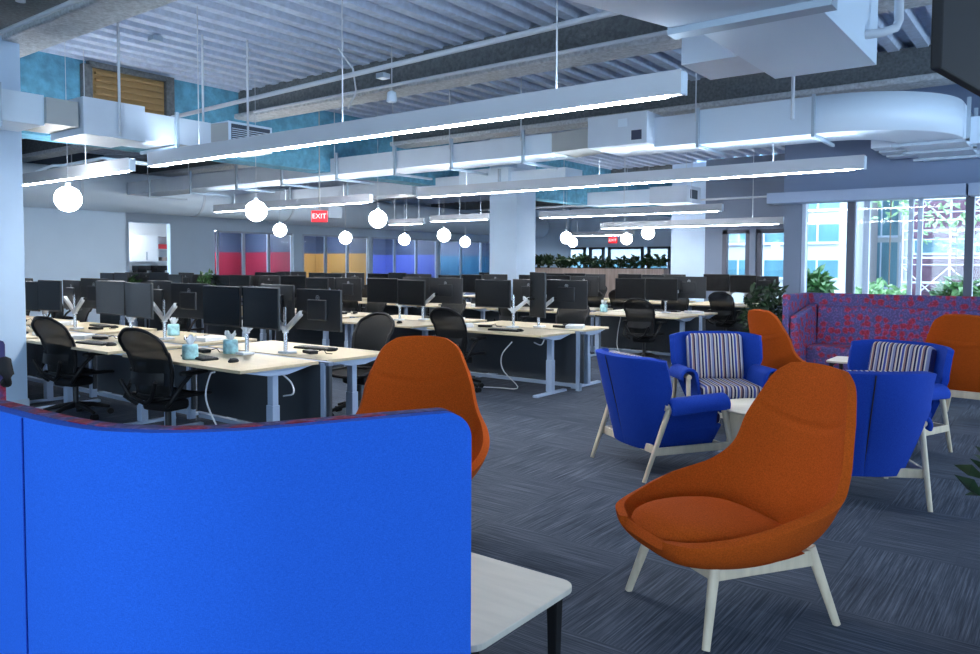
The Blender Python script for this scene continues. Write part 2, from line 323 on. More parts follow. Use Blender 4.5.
# main window wall Y=12.6 (right)
FY = 12.6
wall('wall_right_spandrel', MB().bb(-3.72, 6.2, FY - .02, FY + .35, 2.56, 4.29), M['spandrel'])
wall('wall_right_sill', MB().bb(-3.43, 6.2, FY, FY + .25, 0, .75), M['grey_wall'])
wall('wall_right_pier', MB().bb(-3.70, -3.44, FY - .05, FY + .35, 0, 2.56), M['grey_wall'])
struct(MB().bb(-3.86, -1.22, FY - .42, FY - .03, 2.50, 2.66).build('trim_%d' % k, M['shade'])); k += 1
struct(MB().bb(-1.19, 6.0, FY - .42, FY - .03, 2.50, 2.66).build('trim_%d' % k, M['shade'])); k += 1
wx = [-3.44, -2.72, -1.20, 1.3, 3.8, 6.2]
for a, b_ in zip(wx[:-1], wx[1:]):
    fr = MB().bb(a, a + .05, FY, FY + .1, .75, 2.56).bb(b_ - .02, b_ + .0, FY, FY + .1, .75, 2.56).bb(a, b_, FY, FY + .1, .75, .8).build('window_%d' % n, M['frame_lt']); struct(fr)
    MB().bb(b_ - .05, b_ + .05, FY - .08, FY + .02, .75, 2.56).build('mullion', M['mullion'], fr)
    if b_ == -1.2:
        MB().bb(-2.58, -2.50, FY + .12, FY + .2, .8, 2.56).bb(-1.98, -1.92, FY + .12, FY + .2, .8, 2.56).bb(-1.86, -1.80, FY + .12, FY + .2, .8, 2.56).build('casement_frame', M['frame_lt'], fr)
    MB().bb(a + .05, b_ - .02, FY + .05, FY + .06, .8, 2.56).build('pane', M['glass'], fr); n += 1
# splayed return wall and the two farther window walls
def seg_wall(name, p, q, t, z0, z1, m):
    p = Vector((*p, 0)); q = Vector((*q, 0)); d = (q - p); nrm = Vector((-d.y, d.x, 0)).normalized() * t
    return wall(name, MB().prism([(p.x, p.y), (q.x, q.y), (q.x + nrm.x, q.y + nrm.y), (p.x + nrm.x, p.y + nrm.y)], z0, z1), m)
seg_wall('wall_return_near', (-3.6, 12.95), (-5.47, 19.0), -.15, 0, 4.2, M['grey_wall'])
seg_wall('wall_return_far', (-8.0, 20.5), (-12.6, 31.9), -.15, 0, 4.2, M['paint'])
def win_wall(tagn, X0, X1, Y, head, cuts, sill=.5):
    global n
    wall('wall_%s_head' % tagn, MB().bb(X0, X1, Y, Y + .3, head, 4.2), M['grey_wall' if tagn == 'middle' else 'paint'])
    wall('wall_%s_sill' % tagn, MB().bb(X0, X1, Y, Y + .3, 0, sill), M['grey_wall'])
    for a, b_ in cuts:
        fr = MB().bb(a, a + .12, Y, Y + .12, sill, head).bb(b_ - .12, b_, Y, Y + .12, sill, head).bb(a, b_, Y, Y + .12, head - .1, head).build('window_%d' % n, M['mullion']); struct(fr)
        MB().bb(a + .12, b_ - .12, Y + .05, Y + .06, sill, head - .1).build('pane', M['glass'], fr); n += 1
win_wall('middle', -7.55, -5.45, 19.0, 2.42, [(-7.1, -6.4), (-6.25, -5.47)])
wall('wall_middle_pier', MB().bb(-6.4, -6.25, 18.95, 19.2, 0, 2.42).bb(-7.55, -7.1, 19.0, 19.2, 0, 2.42), M['grey_wall'])
win_wall('far', -22.8, -12.6, 32, 2.35, [(-22.6, -20.6), (-20.3, -18.6), (-18.4, -17.6), (-17.4, -15.6), (-15.4, -14.3), (-14.2, -13.3)])
wall('wall_far_end', MB().bb(-22.8, -19.2, 31.5, 31.7, 0, 4.2), M['paint'])
wall('wall_far_closure', MB().bb(-26, -22.8, 44, 46, 0, 4.2), M['paint'])
# walls out of view (behind the camera and at right) with assumed openings, placed and sized to steer the daylight
wall('wall_back', MB().bb(-9.4, 6.4, -5.4, -5.2, 0, .7).bb(-9.4, 6.4, -5.4, -5.2, 2.9, 4.2).bb(-9.4, -4.0, -5.4, -5.2, .7, 2.9))
wall('wall_back_left', MB().bb(-23.2, -9.4, -5.4, -5.2, 0, 4.2))
wall('wall_side', MB().bb(6.2, 6.4, -5.4, 12.9, 0, .7).bb(6.2, 6.4, -5.4, 12.9, 2.9, 4.2).bb(6.2, 6.4, -5.4, 4.5, .7, 2.9))

exec_parts = True
# ------------------------------------------------------------------ ceiling services
# linear pendants (along X)
def linear(name, x0, x1, y, label, z=2.6, rods=(.15, .5, .85)):
    rt_ = 2.985 if 9.1 < y < 9.9 else CZ
    t = thing(name, label, 'pendant light', ((x0 + x1) / 2, y, z), 0, 'linear pendant lights')
    L = (x1 - x0)
    MB().box((0, -.034, .095), (L, .006, .15)).box((0, .034, .095), (L, .006, .15)).box((0, 0, .09), (L, .062, .1)).build('housing', M['lightbody'], t)
    MB().box((-.03, 0, .023), (L - .16, .05, .022)).build('diffuser', M['led'], t)
    MB().box((0, 0, .144), (L - .1, .05, .006)).build('uplight', M['uplight'], t)
    for r in rods:
        MB().tube([((r - .5) * L, 0, .16), ((r - .5) * L, 0, rt_ - z)], .006, 6).build('suspension_rod', M['pipe'], t)
    MB().box((L / 2 + .004, 0, .085), (.012, .075, .14)).build('end_cap', M['duct_w'], t)
    MB().box((-L / 2 - .004, 0, .085), (.012, .075, .14)).build('end_cap', M['duct_w'], t)
linear('linear_pendant', -8.27, -2.0, 4.64, 'long linear pendant light nearest the camera, over the first desk bench')
linear('linear_pendant', -16.3, -8.83, 4.72, 'linear pendant light half hidden behind the left column')
linear('linear_pendant', -8.55, -1.9, 9.35, 'long linear pendant light reaching to the right over the blue chairs')
linear('linear_pendant', -14.6, -9.9, 9.6, 'linear pendant light in front of the left exit sign')
linear('linear_pendant', -10.0, -5.65, 15.1, 'linear pendant light right of the middle column, higher of the two')
linear('linear_pendant', -9.3, -4.95, 16.75, 'far linear pendant light seen right of the middle column, lower of the two', 2.4)
linear('linear_pendant', -15.26, -13.96, 15.5, 'short distant linear pendant light left of the middle column')
linear('linear_pendant', -13.2, -11.3, 14.9, 'distant linear pendant light touching the left of the middle column')
linear('linear_pendant', -15.6, -12.8, 25.5, 'small distant linear pendant light by the right exit sign')
# globes
globes = [(-9.6, 4.34, 2.3, 'large white globe pendant beside the left column'),
          (-9.5, 6.92, 2.3, 'white globe pendant left of the left exit sign'),
          (-9.45, 9.32, 2.3, 'white globe pendant right of the left exit sign'),
          (-11.6, 13.55, 2.2, 'white globe pendant just left of the middle column'),
          (-14.3, 13.0, 2.17, 'white globe pendant in front of the ochre room'),
          (-14.5, 11.2, 2.3, 'white globe pendant in front of the red room'),
          (-14.6, 15.4, 2.2, 'small globe pendant in front of the blue room'),
          (-14.5, 17.9, 2.2, 'small low globe pendant left of the middle column'),
          (-10.5, 17.1, 2.23, 'white globe pendant just right of the middle column'),
          (-9.6, 18.7, 2.23, 'white globe pendant right beside the right exit sign'),
          (-8.15, 16.97, 2.3, 'white globe pendant left of the right column'),
          (-12.9, 21.4, 2.25, 'distant globe pendant left of the right exit sign')]
g0 = None
for x, y, z, lb in globes:
    if g0 is None:
        g0 = thing('globe_pendant', lb, 'pendant light', (x, y, z), 0, 'white globe pendants')
        MB().lathe([(0.001, -.15)] + [(.15 * cos(a), .15 * sin(a)) for a in [R(-80 + 10 * i) for i in range(17)]] + [(.001, .15)], n=24).build('globe', M['globe'], g0)
        MB().tube([(0, 0, .145), (0, 0, .19)], .03, 12).build('cap', M['bracket'], g0)
        MB().tube([(0, 0, .19), (0, 0, CZ - z)], .004, 6).build('cord', M['pipe'], g0)
    else: copy_tree(g0, (x, y, z), 0, lb)

# exit signs
def text_mesh(name, txt, size, m, parent, loc, rot, extrude=.002):
    cu = bpy.data.curves.new(name, 'FONT'); cu.body = txt; cu.size = size; cu.extrude = extrude; cu.align_x = 'CENTER'; cu.align_y = 'CENTER'
    cu.materials.append(m); tmp = bpy.data.objects.new(name, cu); COL.objects.link(tmp)
    me = bpy.data.meshes.new_from_object(tmp.evaluated_get(bpy.context.evaluated_depsgraph_get())); bpy.data.objects.remove(tmp); bpy.data.curves.remove(cu)
    o = bpy.data.objects.new(name, me); COL.objects.link(o); o.parent = parent; o.location = loc; o.rotation_euler = rot; return o
for x, y, z, lb, rz in ((-10.5, 8.95, 2.36, 'lit red exit sign left of the middle column', R(37)), (-12.1, 22.6, 2.34, 'lit red exit sign right of the middle column', R(25))):
    t = thing('exit_sign', lb, 'exit sign', (x, y, z), rz)
    MB().box((0, 0, 0), (.28, .05, .20)).build('sign_box', M['exit'], t, .01)
    text_mesh('lettering', 'EXIT', .12, M['exit_w'], t, (0, -.028, 0), (pi / 2, 0, 0))
    MB().tube([(0, 0, .12), (0, 0, CZ - z)], .012, 6).build('hanger', M['duct_end'], t)

def brackets(t, sec, along='x'):
    for b in sec:
        b.build('bracket', M['bracket'], t)
# duct A: along Y, passing in front of the left column
t = thing('box_duct', 'pale blue rectangular air duct in front of the left column', 'duct', (0, 0, 0))
d = MB().bb(-8.62, -8.02, -3, 3.42, 2.87, 3.16); d.build('duct_run', M['duct_w'], t)
MB().bb(-8.62, -7.97, 3.42, 3.72, 2.89, 3.14).build('collar', M['duct_end'], t)
MB().bb(-8.66, -7.93, 3.75, 4.39, 2.83, 3.2).build('duct_run', M['duct'], t)
MB().bb(-8.62, -7.97, 4.39, 5.2, 2.86, 3.15).build('duct_run', M['duct'], t)
MB().hexa([(-8.6, 5.2, 2.87), (-7.98, 5.2, 2.87), (-8.0, 5.45, 2.9), (-8.6, 5.45, 2.9), (-8.6, 5.2, 3.14), (-7.98, 5.2, 3.14), (-8.0, 5.45, 3.2), (-8.6, 5.45, 3.2)]).build('collar', M['duct_end'], t)
for y in (2.98, 4.75):
    MB().bb(-7.965, -7.93, y, y + .035, 2.84, 3.2).bb(-8.7, -7.93, y, y + .035, 2.80, 2.835).build('bracket', M['bracket'], t)
for x, y in ((-7.9, 4.1), (-8.2, 5.25), (-7.97, 5.7)):
    MB().tube([(x, y, 2.85), (x, y, CZ)], .014, 8).build('hanger_rod', M['pipe'], t)
t = thing('air_diffuser', 'white framed air grille at the end of the left duct', 'air grille', (-8.0, 5.45, .04))
MB().bb(-.6, .0, 0, .62, 2.86, 3.18).build('diffuser_box', M['duct_w'], t)
MB().bb(0, .015, .04, .58, 2.90, 3.15).build('grille', M['grille'], t)
b = MB()
for i in range(9): b.bb(.012, .022, .04, .58, 2.90 + i * .024, 2.908 + i * .024)
b.build('louvre', M['duct'], t)
# louver in the girder
t = thing('wall_louver', 'tan slatted louver in the blue sprayed girder', 'louver', (-10.46, 5.6, 3.72))
MB().bb(-.03, .0, -.55, .48, -.42, .40).build('backing', M['louver'], t)
b = MB()
for i in range(9): b.bb(0, .04, -.5, .45, -.36 + i * .085, -.33 + i * .085)
b.build('slat', M['louver'], t)
MB().bb(-.02, .07, -.68, -.56, -.45, .42).bb(-.02, .07, .48, .60, -.45, .42).bb(-.02, .07, -.6, .6, .40, .47).build('frame', M['beam'], t)

# duct B: long run along X above the second pendant, with elbow
t = thing('box_duct', 'long rectangular air duct crossing the ceiling and curving away at right', 'duct', (0, 0, 0))
def run(x0, x1, z0, z1, m, nme='duct_run', y0=9.2, y1=9.88): return MB().bb(x0, x1, y0, y1, z0, z1).build(nme, M[m], t)
run(-17.45, -6.35, 3.10, 3.38, 'duct')
MB().hexa([(-6.35, 9.2, 3.1), (-5.9, 9.2, 3.1), (-5.9, 9.85, 3.1), (-6.35, 9.85, 3.1), (-6.35, 9.2, 3.38), (-5.9, 9.2, 3.38), (-5.9, 9.85, 3.38), (-6.35, 9.85, 3.38)]).build('collar', M['duct_w'], t)
MB().hexa([(-5.9, 9.2, 3.11), (-5.2, 9.28, 3.14), (-5.2, 9.8, 3.14), (-5.9, 9.85, 3.11), (-5.9, 9.2, 3.37), (-5.2, 9.28, 3.42), (-5.2, 9.8, 3.42), (-5.9, 9.85, 3.37)]).build('taper', M['duct_end'], t)
bx = MB().bb(-5.2, -4.35, 8.98, 9.95, 3.08, 3.48).build('terminal_box', M['duct'], t, .006)
MB().bb(-4.56, -4.42, 8.972, 8.985, 3.13, 3.25).build('control_panel', M['navy'], bx)
MB().bb(-4.75, -4.62, 8.972, 8.985, 3.31, 3.41).build('label_plate', M['duct_w'], bx)
run(-4.35, -3.75, 3.05, 3.42, 'duct', 'duct_run'); run(-3.75, -2.4, 3.03, 3.45, 'duct_w', 'duct_run')
def arc(name, cx_, cy_, r0, r1, z0, z1, a0, a1, m, nn=16):
    vs = []; fs = []
    for i in range(nn + 1):
        a = a0 + (a1 - a0) * i / nn
        for r_, z in ((r0, z0), (r1, z0), (r1, z1), (r0, z1)): vs.append((cx_ + r_ * cos(a), cy_ + r_ * sin(a), z))
    for i in range(nn):
        for k_ in range(4): fs.append((i * 4 + k_, i * 4 + (k_ + 1) % 4, i * 4 + 4 + (k_ + 1) % 4, i * 4 + 4 + k_))
    b = MB().add(vs, fs); o = b.build(name, M[m], t)
    for p in o.data.polygons: p.use_smooth = abs(p.normal.z) < .5
    return o
arc('elbow', -2.4, 10.5, .62, 1.3, 3.03, 3.45, -pi / 2, 0, 'duct_w')
MB().bb(-1.78, -1.1, 10.5, 12.55, 3.03, 3.45).build('duct_run', M['duct_w'], t)
for y in (10.9, 11.4, 11.9): MB().bb(-2.15, -1.78, y, y + .3, 3.05, 3.3).build('branch', M['duct_w'], t)
MB().bb(-1.1, 1.5, 11.2, 11.9, 3.05, 3.38).build('branch', M['duct_w'], t)
for x in (-16.4, -14.8, -13.2, -11.8, -10.3, -8.9, -7.7, -6.37, -3.77, -2.42):
    MB().bb(x, x + .035, 9.13, 9.17, 3.0, 3.46).bb(x, x + .035, 9.13, 10.05, 2.985, 3.02).build('bracket', M['bracket'], t)
    if x < -3: MB().tube([(x, 9.12, 3.3), (x, 9.12, CZ)], .008, 6).build('hanger_rod', M['pipe'], t)
for y in (10.52, 11.3, 12.1): MB().bb(-1.07, -1.03, y, y + .035, 3.0, 3.5).bb(-1.85, -1.03, y, y + .035, 2.99, 3.025).build('bracket', M['bracket'], t)
# duct C behind
t = thing('box_duct', 'second rectangular air duct farther back with pale blue boxes', 'duct', (0, 0, 0))
MB().bb(-17.4, -9.8, 12.0, 12.6, 3.02, 3.3).build('duct_run', M['duct'], t)
for x in (-15, -11): MB().tube([(x, 12.3, 3.3), (x, 12.3, CZ)], .01, 6).build('hanger_rod', M['pipe'], t)
MB().bb(-9.8, -8.6, 11.9, 12.7, 3.0, 3.38).build('terminal_box', M['duct_w'], t)
MB().bb(-8.6, -7.4, 12.0, 12.6, 3.02, 3.3).build('duct_run', M['duct_w'], t)
for x in (-15, -13, -11, -8.8): MB().bb(x, x + .04, 11.85, 12.7, 2.97, 3.0).bb(x, x + .04, 11.84, 11.88, 2.97, 3.35).build('bracket', M['bracket'], t)
t = thing('box_duct', 'small pale duct box right of the middle column', 'duct', (0, 0, 0))
MB().bb(-9.6, -7.9, 16.6, 17.2, 2.98, 3.3).build('duct_run', M['duct_w'], t); MB().bb(-7.9, -7.0, 16.5, 17.3, 2.95, 3.33).build('terminal_box', M['duct'], t)
MB().bb(-7.0, -6.99, 16.7, 17.1, 3.05, 3.25).build('grille', M['grille'], t)
# near transition duct overhead
t = thing('box_duct', 'large white tapered air duct overhead at the top right', 'duct', (0, 0, 0))
MB().bb(-1.92, -1.2, 4.62, 6.2, 3.0, 3.62).build('duct_run', M['duct_w'], t)
MB().bb(-2.05, -1.1, 4.50, 4.62, 2.96, 3.72).build('flange', M['bracket'], t)
MB().hexa([(-2.5, 2.6, 2.95), (-.9, 2.6, 2.95), (-1.12, 4.5, 3.0), (-2.03, 4.5, 3.0), (-2.5, 2.6, 3.9), (-.9, 2.6, 3.9), (-1.12, 4.5, 3.7), (-2.03, 4.5, 3.7)]).build('taper', M['duct'], t)
t = thing('box_duct', 'small grey sided duct stub left of the white overhead duct', 'duct', (0, 0, 0))
MB().bb(-2.5, -1.95, 5.75, 6.35, 3.1, 3.5).build('duct_run', M['duct'], t)
# round duct along the left wall
t = thing('round_duct', 'large white round air duct running above the left wall', 'duct', (0, 0, 0))
MB().tube([(-18.0, -3, 3.2), (-18.0, 14.9, 3.2)], .47, 28).build('duct_run', M['duct_w'], t)
for y in (2, 5, 8.2, 11.2, 14):
    MB().tube([(-18.0, y + .03, 3.66), (-18.0, y + .03, CZ)], .012, 6).build('hanger_rod', M['pipe'], t)
    MB().tube([(-18.0, y, 3.2), (-18.0, y + .06, 3.2)], .49, 28).build('joint_band', M['duct'], t)
t = thing('round_duct', 'white round air duct far back above the meeting rooms', 'duct', (0, 0, 0))
MB().tube([(-20.5, 15.6, 3.3), (-20.5, 31, 3.3)], .5, 24).build('duct_run', M['duct_w'], t)
for y in (17, 21, 25, 29): MB().tube([(-20.5, y, 3.78), (-20.5, y, CZ)], .012, 6).build('hanger_rod', M['pipe'], t)
t = thing('box_duct', 'short white duct end above the meeting room header', 'duct', (0, 0, 0))
MB().bb(-19.5, -17.2, 15.0, 15.5, 2.86, 3.2).build('duct_run', M['duct_w'], t); MB().tube([(-18.4, 15.25, 3.2), (-18.4, 15.25, CZ)], .012, 6).build('hanger_rod', M['pipe'], t)
# pipes
def pipe(name, pts, r, label, m='pipe'): return tag(MB().tube(pts, r, 10).build(name, M[m]), label, 'pipe')
pipe('sprinkler_pipe', [(-10.4, 6.15, 3.62), (-2.5, 6.0, 3.72)], .028, 'pale sprinkler pipe crossing below the deck in front of the second beam')
pipe('conduit', [(-10.4, 3.12, 3.72), (-3, 3.12, 3.72)], .022, 'thin conduit along the nearest beam')
pipe('conduit', [(-9.5, 6.9, 3.72), (-3, 6.9, 3.74)], .02, 'thin conduit under the second beam')
pipe('drop_pipe', [(-1.02, 5.95, 3.95), (-1.02, 5.95, 3.22), (-1.03, 5.9, 3.16), (-1.1, 5.85, 3.13), (-1.25, 5.8, 3.12)], .03, 'white elbow pipe beside the overhead duct')
pipe('drop_pipe', [(-2.3, 8.0, CZ), (-2.3, 8.0, 3.0)], .018, 'white vertical pipe behind the overhead duct')
pipe('sprinkler_pipe', [(-17, 13.9, 3.25), (-4.2, 13.9, 3.35)], .025, 'distant pale sprinkler pipe behind the second long pendant')
pipe('sprinkler_pipe', [(-14, 18.4, 3.15), (-5.8, 18.4, 3.15)], .025, 'farthest pale sprinkler pipe near the middle windows')
pipe('drop_pipe', [(-7.2, 2.9, 3.75), (-7.2, 2.9, CZ)], .04, 'white stub pipe above the nearest beam at the top left')
t = thing('ceiling_sensor', 'white cylindrical sensor hanging below the second beam', 'sensor', (-6.75, 6.9, 0))
MB().lathe([(.05, 3.52), (.066, 3.53), (.055, 3.64), (.02, 3.66)], n=20).build('housing', M['duct_w'], t); MB().tube([(0, 0, 3.66), (0, 0, CZ)], .006, 6).build('cord', M['pipe'], t)
# junction boxes on the deck with drop wires
for x, y, lb in ((-8.6, 4.9, 'grey junction box on the deck above the left duct'), (-6.6, 6.6, 'small junction box on the conduit under the second beam')):
    t = thing('junction_box', lb, 'junction box', (x, y, 0)); zz = 4.14 if y < 6 else 3.76
    MB().box((0, 0, zz), (.12, .12, .06)).build('box', M['bracket'], t, .004)
# cable tangle on top left
tag(MB().tube([(-12.5, 5.2, 2.9), (-12.2, 5.3, 2.98), (-11.6, 5.2, 2.93), (-10.9, 5.4, 3.0), (-10.2, 5.3, 2.9), (-9.6, 5.6, 2.82)], .025, 8).build('flexible_conduit', M['duct_w']), 'bent white flexible conduit above the short pendant', 'conduit')
tag(MB().tube([(-7.05, 6.3, 4.1), (-6.9, 6.4, 3.85), (-6.95, 6.5, 3.6), (-7.2, 6.6, 3.45)], .012, 8).build('flexible_conduit', M['pipe']), 'grey flexible conduit dropping in front of the second beam', 'conduit')
# wall mounted tv at the top right
t = thing('television', 'black television hanging at the top right corner', 'television', (-.415, 2.91, 2.2), R(-8.6))
MB().box((.028, .62, .32), (.035, 1.24, .66)).build('casing', M['bag'], t, .008)
MB().box((.0105, .62, .33), (.008, 1.19, .6)).build('screen', M['bag'], t)
MB().tube([(.06, .62, .64), (.06, .62, CZ - 2.2)], .03, 10).build('mount', M['black'], t)

# ------------------------------------------------------------------ lounge chairs
def loft(fn, nu, nv): return MB().grid(fn, nu, nv)
def lerp(a, b, t): return a + (b - a) * t
def spl(P, t):
    """Catmull-Rom through points P, t in 0..1"""
    n_ = len(P) - 1; x = min(max(t, 0), 1) * n_; i = min(int(x), n_ - 1); u = x - i
    p1, p2 = Vector(P[i]), Vector(P[i + 1]); p0 = Vector(P[i - 1]) if i else p1 * 2 - p2; p3 = Vector(P[i + 2]) if i + 2 <= n_ else p2 * 2 - p1
    return .5 * ((2 * p1) + (p2 - p0) * u + (2 * p0 - 5 * p1 + 4 * p2 - p3) * u * u + (3 * p1 - p0 - 3 * p2 + p3) * u ** 3)
def make_orange(label, loc, rz):
    t = thing('lounge_chair', label, 'lounge chair', loc, rz, 'orange high-back lounge chairs')
    Cn = [(0, -.43, .40), (0, -.36, .335), (0, -.16, .30), (0, .06, .30), (0, .22, .35), (0, .325, .52), (0, .385, .70), (0, .43, .86), (0, .46, 1.0), (0, .485, 1.09)]
    Rm = [(.16, -.425, .41), (.285, -.37, .438), (.365, -.22, .470), (.405, -.03, .520), (.392, .19, .575), (.352, .29, .665), (.322, .335, .80), (.280, .385, .915), (.232, .43, 1.02), (.155, .465, 1.078)]
    def fn(u, v):
        s_ = 2 * u - 1; a = abs(s_); c = spl(Cn, v); r = spl(Rm, v)
        sx = sin(a * pi / 2) ** .95
        w_ = a ** 2.6
        bow = 1 - .08 * (1 - abs(2 * v - 1))
        y = lerp(c.y, r.y, w_); z = lerp(c.z, r.z, w_ if v < .45 else a ** 2.2)
        g = math.exp(-((v - .735) / .010) ** 2) * .011 * (1 - a ** 4)      # stitched crease below the headrest
        return (math.copysign(r.x * (a if v > .6 else lerp(sx, a, min(1, v / .6))), s_), y + g, z)
    sh = loft(fn, 40, 96).build('shell', M['orange'], t, smooth=True)
    m = sh.modifiers.new('s', 'SOLIDIFY'); m.thickness = .042; m.offset = -1 if SOL else 1; m.use_even_offset = False
    m = sh.modifiers.new('b', 'BEVEL'); m.width = .02; m.segments = 3; m.limit_method = 'ANGLE'; m.angle_limit = R(50)
    def cf(u, v):
        s_ = 2 * u - 1; q = 2 * v - 1; hw = lerp(.215, .335, min(1, v * 1.9) ** .6) 
        rr = max(0, 1 - abs(s_) ** 3.2) * max(0, 1 - abs(q) ** 4)
        sq = s_ * (1 - .12 * q * q) ; x = sq * hw; y = -.115 + q * .31 * (1 - .10 * s_ * s_)
        return (x, y, .395 + .085 * rr ** .45 - .035 * v)
    cb = MB().grid(cf, 24, 20)
    def cfb(u, v): x, y, z = cf(u, v); return (x, y, .33)
    cb.grid(cfb, 24, 20)
    cb.build('seat_cushion', M['orange'], t, smooth=True)
    zt = .33
    for sx, sy in ((-1, -1), (1, -1), (-1, 1), (1, 1)):
        top = (sx * .235, sy * .245 - .0, zt); ft = (sx * .305, sy * .335, 0)
        MB().tube([ft, top], [.017, .024], 14).build('leg', M['ash'], t)
    z = .285; f_ = .86
    X, Y = .235 + .07 * (1 - z / zt), .245 + .09 * (1 - z / zt)
    MB().box((0, -Y, z), (2 * X - .02, .024, .07)).box((0, Y, z), (2 * X - .02, .024, .07)).box((-X, 0, z), (.024, 2 * Y - .02, .07)).box((X, 0, z), (.024, 2 * Y - .02, .07)).build('frame_rail', M['ash'], t, .004)
    MB().box((.20, .385, .46), (.012, .03, .03)).build('fabric_tab', M['black'], t)
    return t
SOL = True
def face(dx, dy): return math.atan2(dx, -dy)      # rotation so that local -Y points to (dx, dy)
oc0 = make_orange('orange high-back lounge chair in the right foreground, facing left', (-1.216, 3.40, 0), face(-.54, -.84))
copy_tree(oc0, (-3.04, 3.28, 0), face(.60, -.80), 'orange lounge chair facing the camera behind the blue screen')
copy_tree(oc0, (-2.32, 8.5, 0), face(.62, .78), 'orange lounge chair in front of the floral booth left end, facing right')
copy_tree(oc0, (-.80, 9.1, 0), face(.12, 1), 'orange lounge chair at the right edge of the view, seen from behind')

def make_blue(label, loc, rz):
    t = thing('armchair', label, 'armchair', loc, rz, 'blue wing armchairs around the round table')
    def bf(u, v):
        s_ = 2 * u - 1; a = abs(s_); z = lerp(.20, .885, v)
        hw = .235 + .185 * min(1, v / .62) ** .9 + .012 * v; yb = .31 + .17 * v
        wing = (.05 + .17 * min(1, v * 1.5)) * a ** 2.6
        zz = z - (.02 * a ** 6 if v > .9 else 0)
        g = .006 * math.exp(-(s_ / .02) ** 2)
        return (s_ * hw, yb - wing - g, zz)
    bk = loft(bf, 64, 30).build('back_shell', M['blue_wool'], t, smooth=True)
    m = bk.modifiers.new('s', 'SOLIDIFY'); m.thickness = .05; m.offset = 0
    m = bk.modifiers.new('b', 'BEVEL'); m.width = .02; m.segments = 3; m.limit_method = 'ANGLE'; m.angle_limit = R(50)
    MB().tube([(0, .335, .225), (0, .422, .55), (0, .508, .87)], .004, 6).build('back_seam', M['bag'], bk)
    # seat shell
    MB().hexa([(-.25, -.30, .21), (.25, -.30, .21), (.25, .25, .18), (-.25, .25, .18), (-.31, -.34, .36), (.31, -.34, .36), (.31, .30, .34), (-.31, .30, .34)]).build('seat_shell', M['blue_wool'], t, .03, 3)
    MB().box((0, -.06, .395), (.56, .58, .12)).build('seat_cushion', M['stripe'], t, .045, 4)
    Mx = Matrix.Rotation(R(-14), 3, 'X')
    MB().box((0, .285, .65), (.54, .13, .46), M=Mx).build('back_cushion', M['stripe'], t, .05, 4)
    for s_ in (-1, 1):
        # arm sling: pad over the dowel, dropping to the seat
        prof = [(.455, .475), (.462, .515), (.445, .55), (.405, .572), (.365, .568), (.335, .54), (.318, .48), (.305, .40), (.285, .30), (.25, .20)]
        def af(u, v):
            p = spl([(x, 0, z) for x, z in prof], u); y = lerp(-.28, .22, v)
            drop = .02 * (1 - v); return (s_ * (p.x - .01), y, p.z + drop * (u < .6))
        a = loft(af, 24, 8).build('arm_sling', M['blue_wool'], t, smooth=True)
        m = a.modifiers.new('s', 'SOLIDIFY'); m.thickness = .032; m.offset = 0
        m = a.modifiers.new('b', 'BEVEL'); m.width = .012; m.segments = 2; m.limit_method = 'ANGLE'; m.angle_limit = R(50)
        MB().tube([(s_ * .395, -.305, .53), (s_ * .395, .245, .53)], .022, 14).build('arm_dowel', M['ash'], t)
        MB().tube([(s_ * .395, -.26, .53), (s_ * .405, -.38, 0)], [.022, .015], 12).build('leg', M['ash'], t)
        MB().tube([(s_ * .395, .20, .53), (s_ * .385, .40, 0)], [.022, .015], 12).build('leg', M['ash'], t)
        MB().box((s_ * .395, -.01, .215), (.022, .66, .055)).build('side_rail', M['ash'], t, .004)
    MB().box((0, .285, .215), (.76, .022, .06)).build('rear_rail', M['ash'], t, .004)
    MB().box((0, -.33, .19), (.78, .022, .045)).build('front_rail', M['ash'], t, .004)
    return t
b0 = make_blue('royal blue armchair left of the round table, seen from behind', (-2.52, 5.54, 0), face(.53, .85))
copy_tree(b0, (-2.63, 7.12, 0), face(.60, -.80), 'royal blue armchair with striped cushions facing the camera behind the round table')
copy_tree(b0, (-1.22, 5.66, 0), face(-.5, .86), 'royal blue armchair half hidden behind the orange chair, seen from behind')
copy_tree(b0, (-1.29, 7.17, 0), face(-.35, -.94), 'royal blue armchair with striped cushions at the right of the round table')
# round table
t = thing('round_table', 'pale wood round side table between the blue armchairs', 'table', (-1.79, 5.80, 0))
MB().lathe([(.001, .475), (.33, .475), (.36, .487), (.36, .5), (.001, .5)], n=48).build('table_top', M['ash_top'], t)
for i in range(3):
    a = R(205 + 120 * i); c_, s_ = cos(a), sin(a)
    MB().add([(c_ * r_ - s_ * w_, s_ * r_ + c_ * w_, z) for z, r0_, r1_ in ((0, .24, .30), (.475, .17, .29)) for r_, w_ in ((r0_, -.035), (r1_, -.035), (r1_, .035), (r0_, .035))],
             [(3, 2, 1, 0), (4, 5, 6, 7), (0, 1, 5, 4), (1, 2, 6, 5), (2, 3, 7, 6), (3, 0, 4, 7)]).build('leg', M['ash'], t, .01)
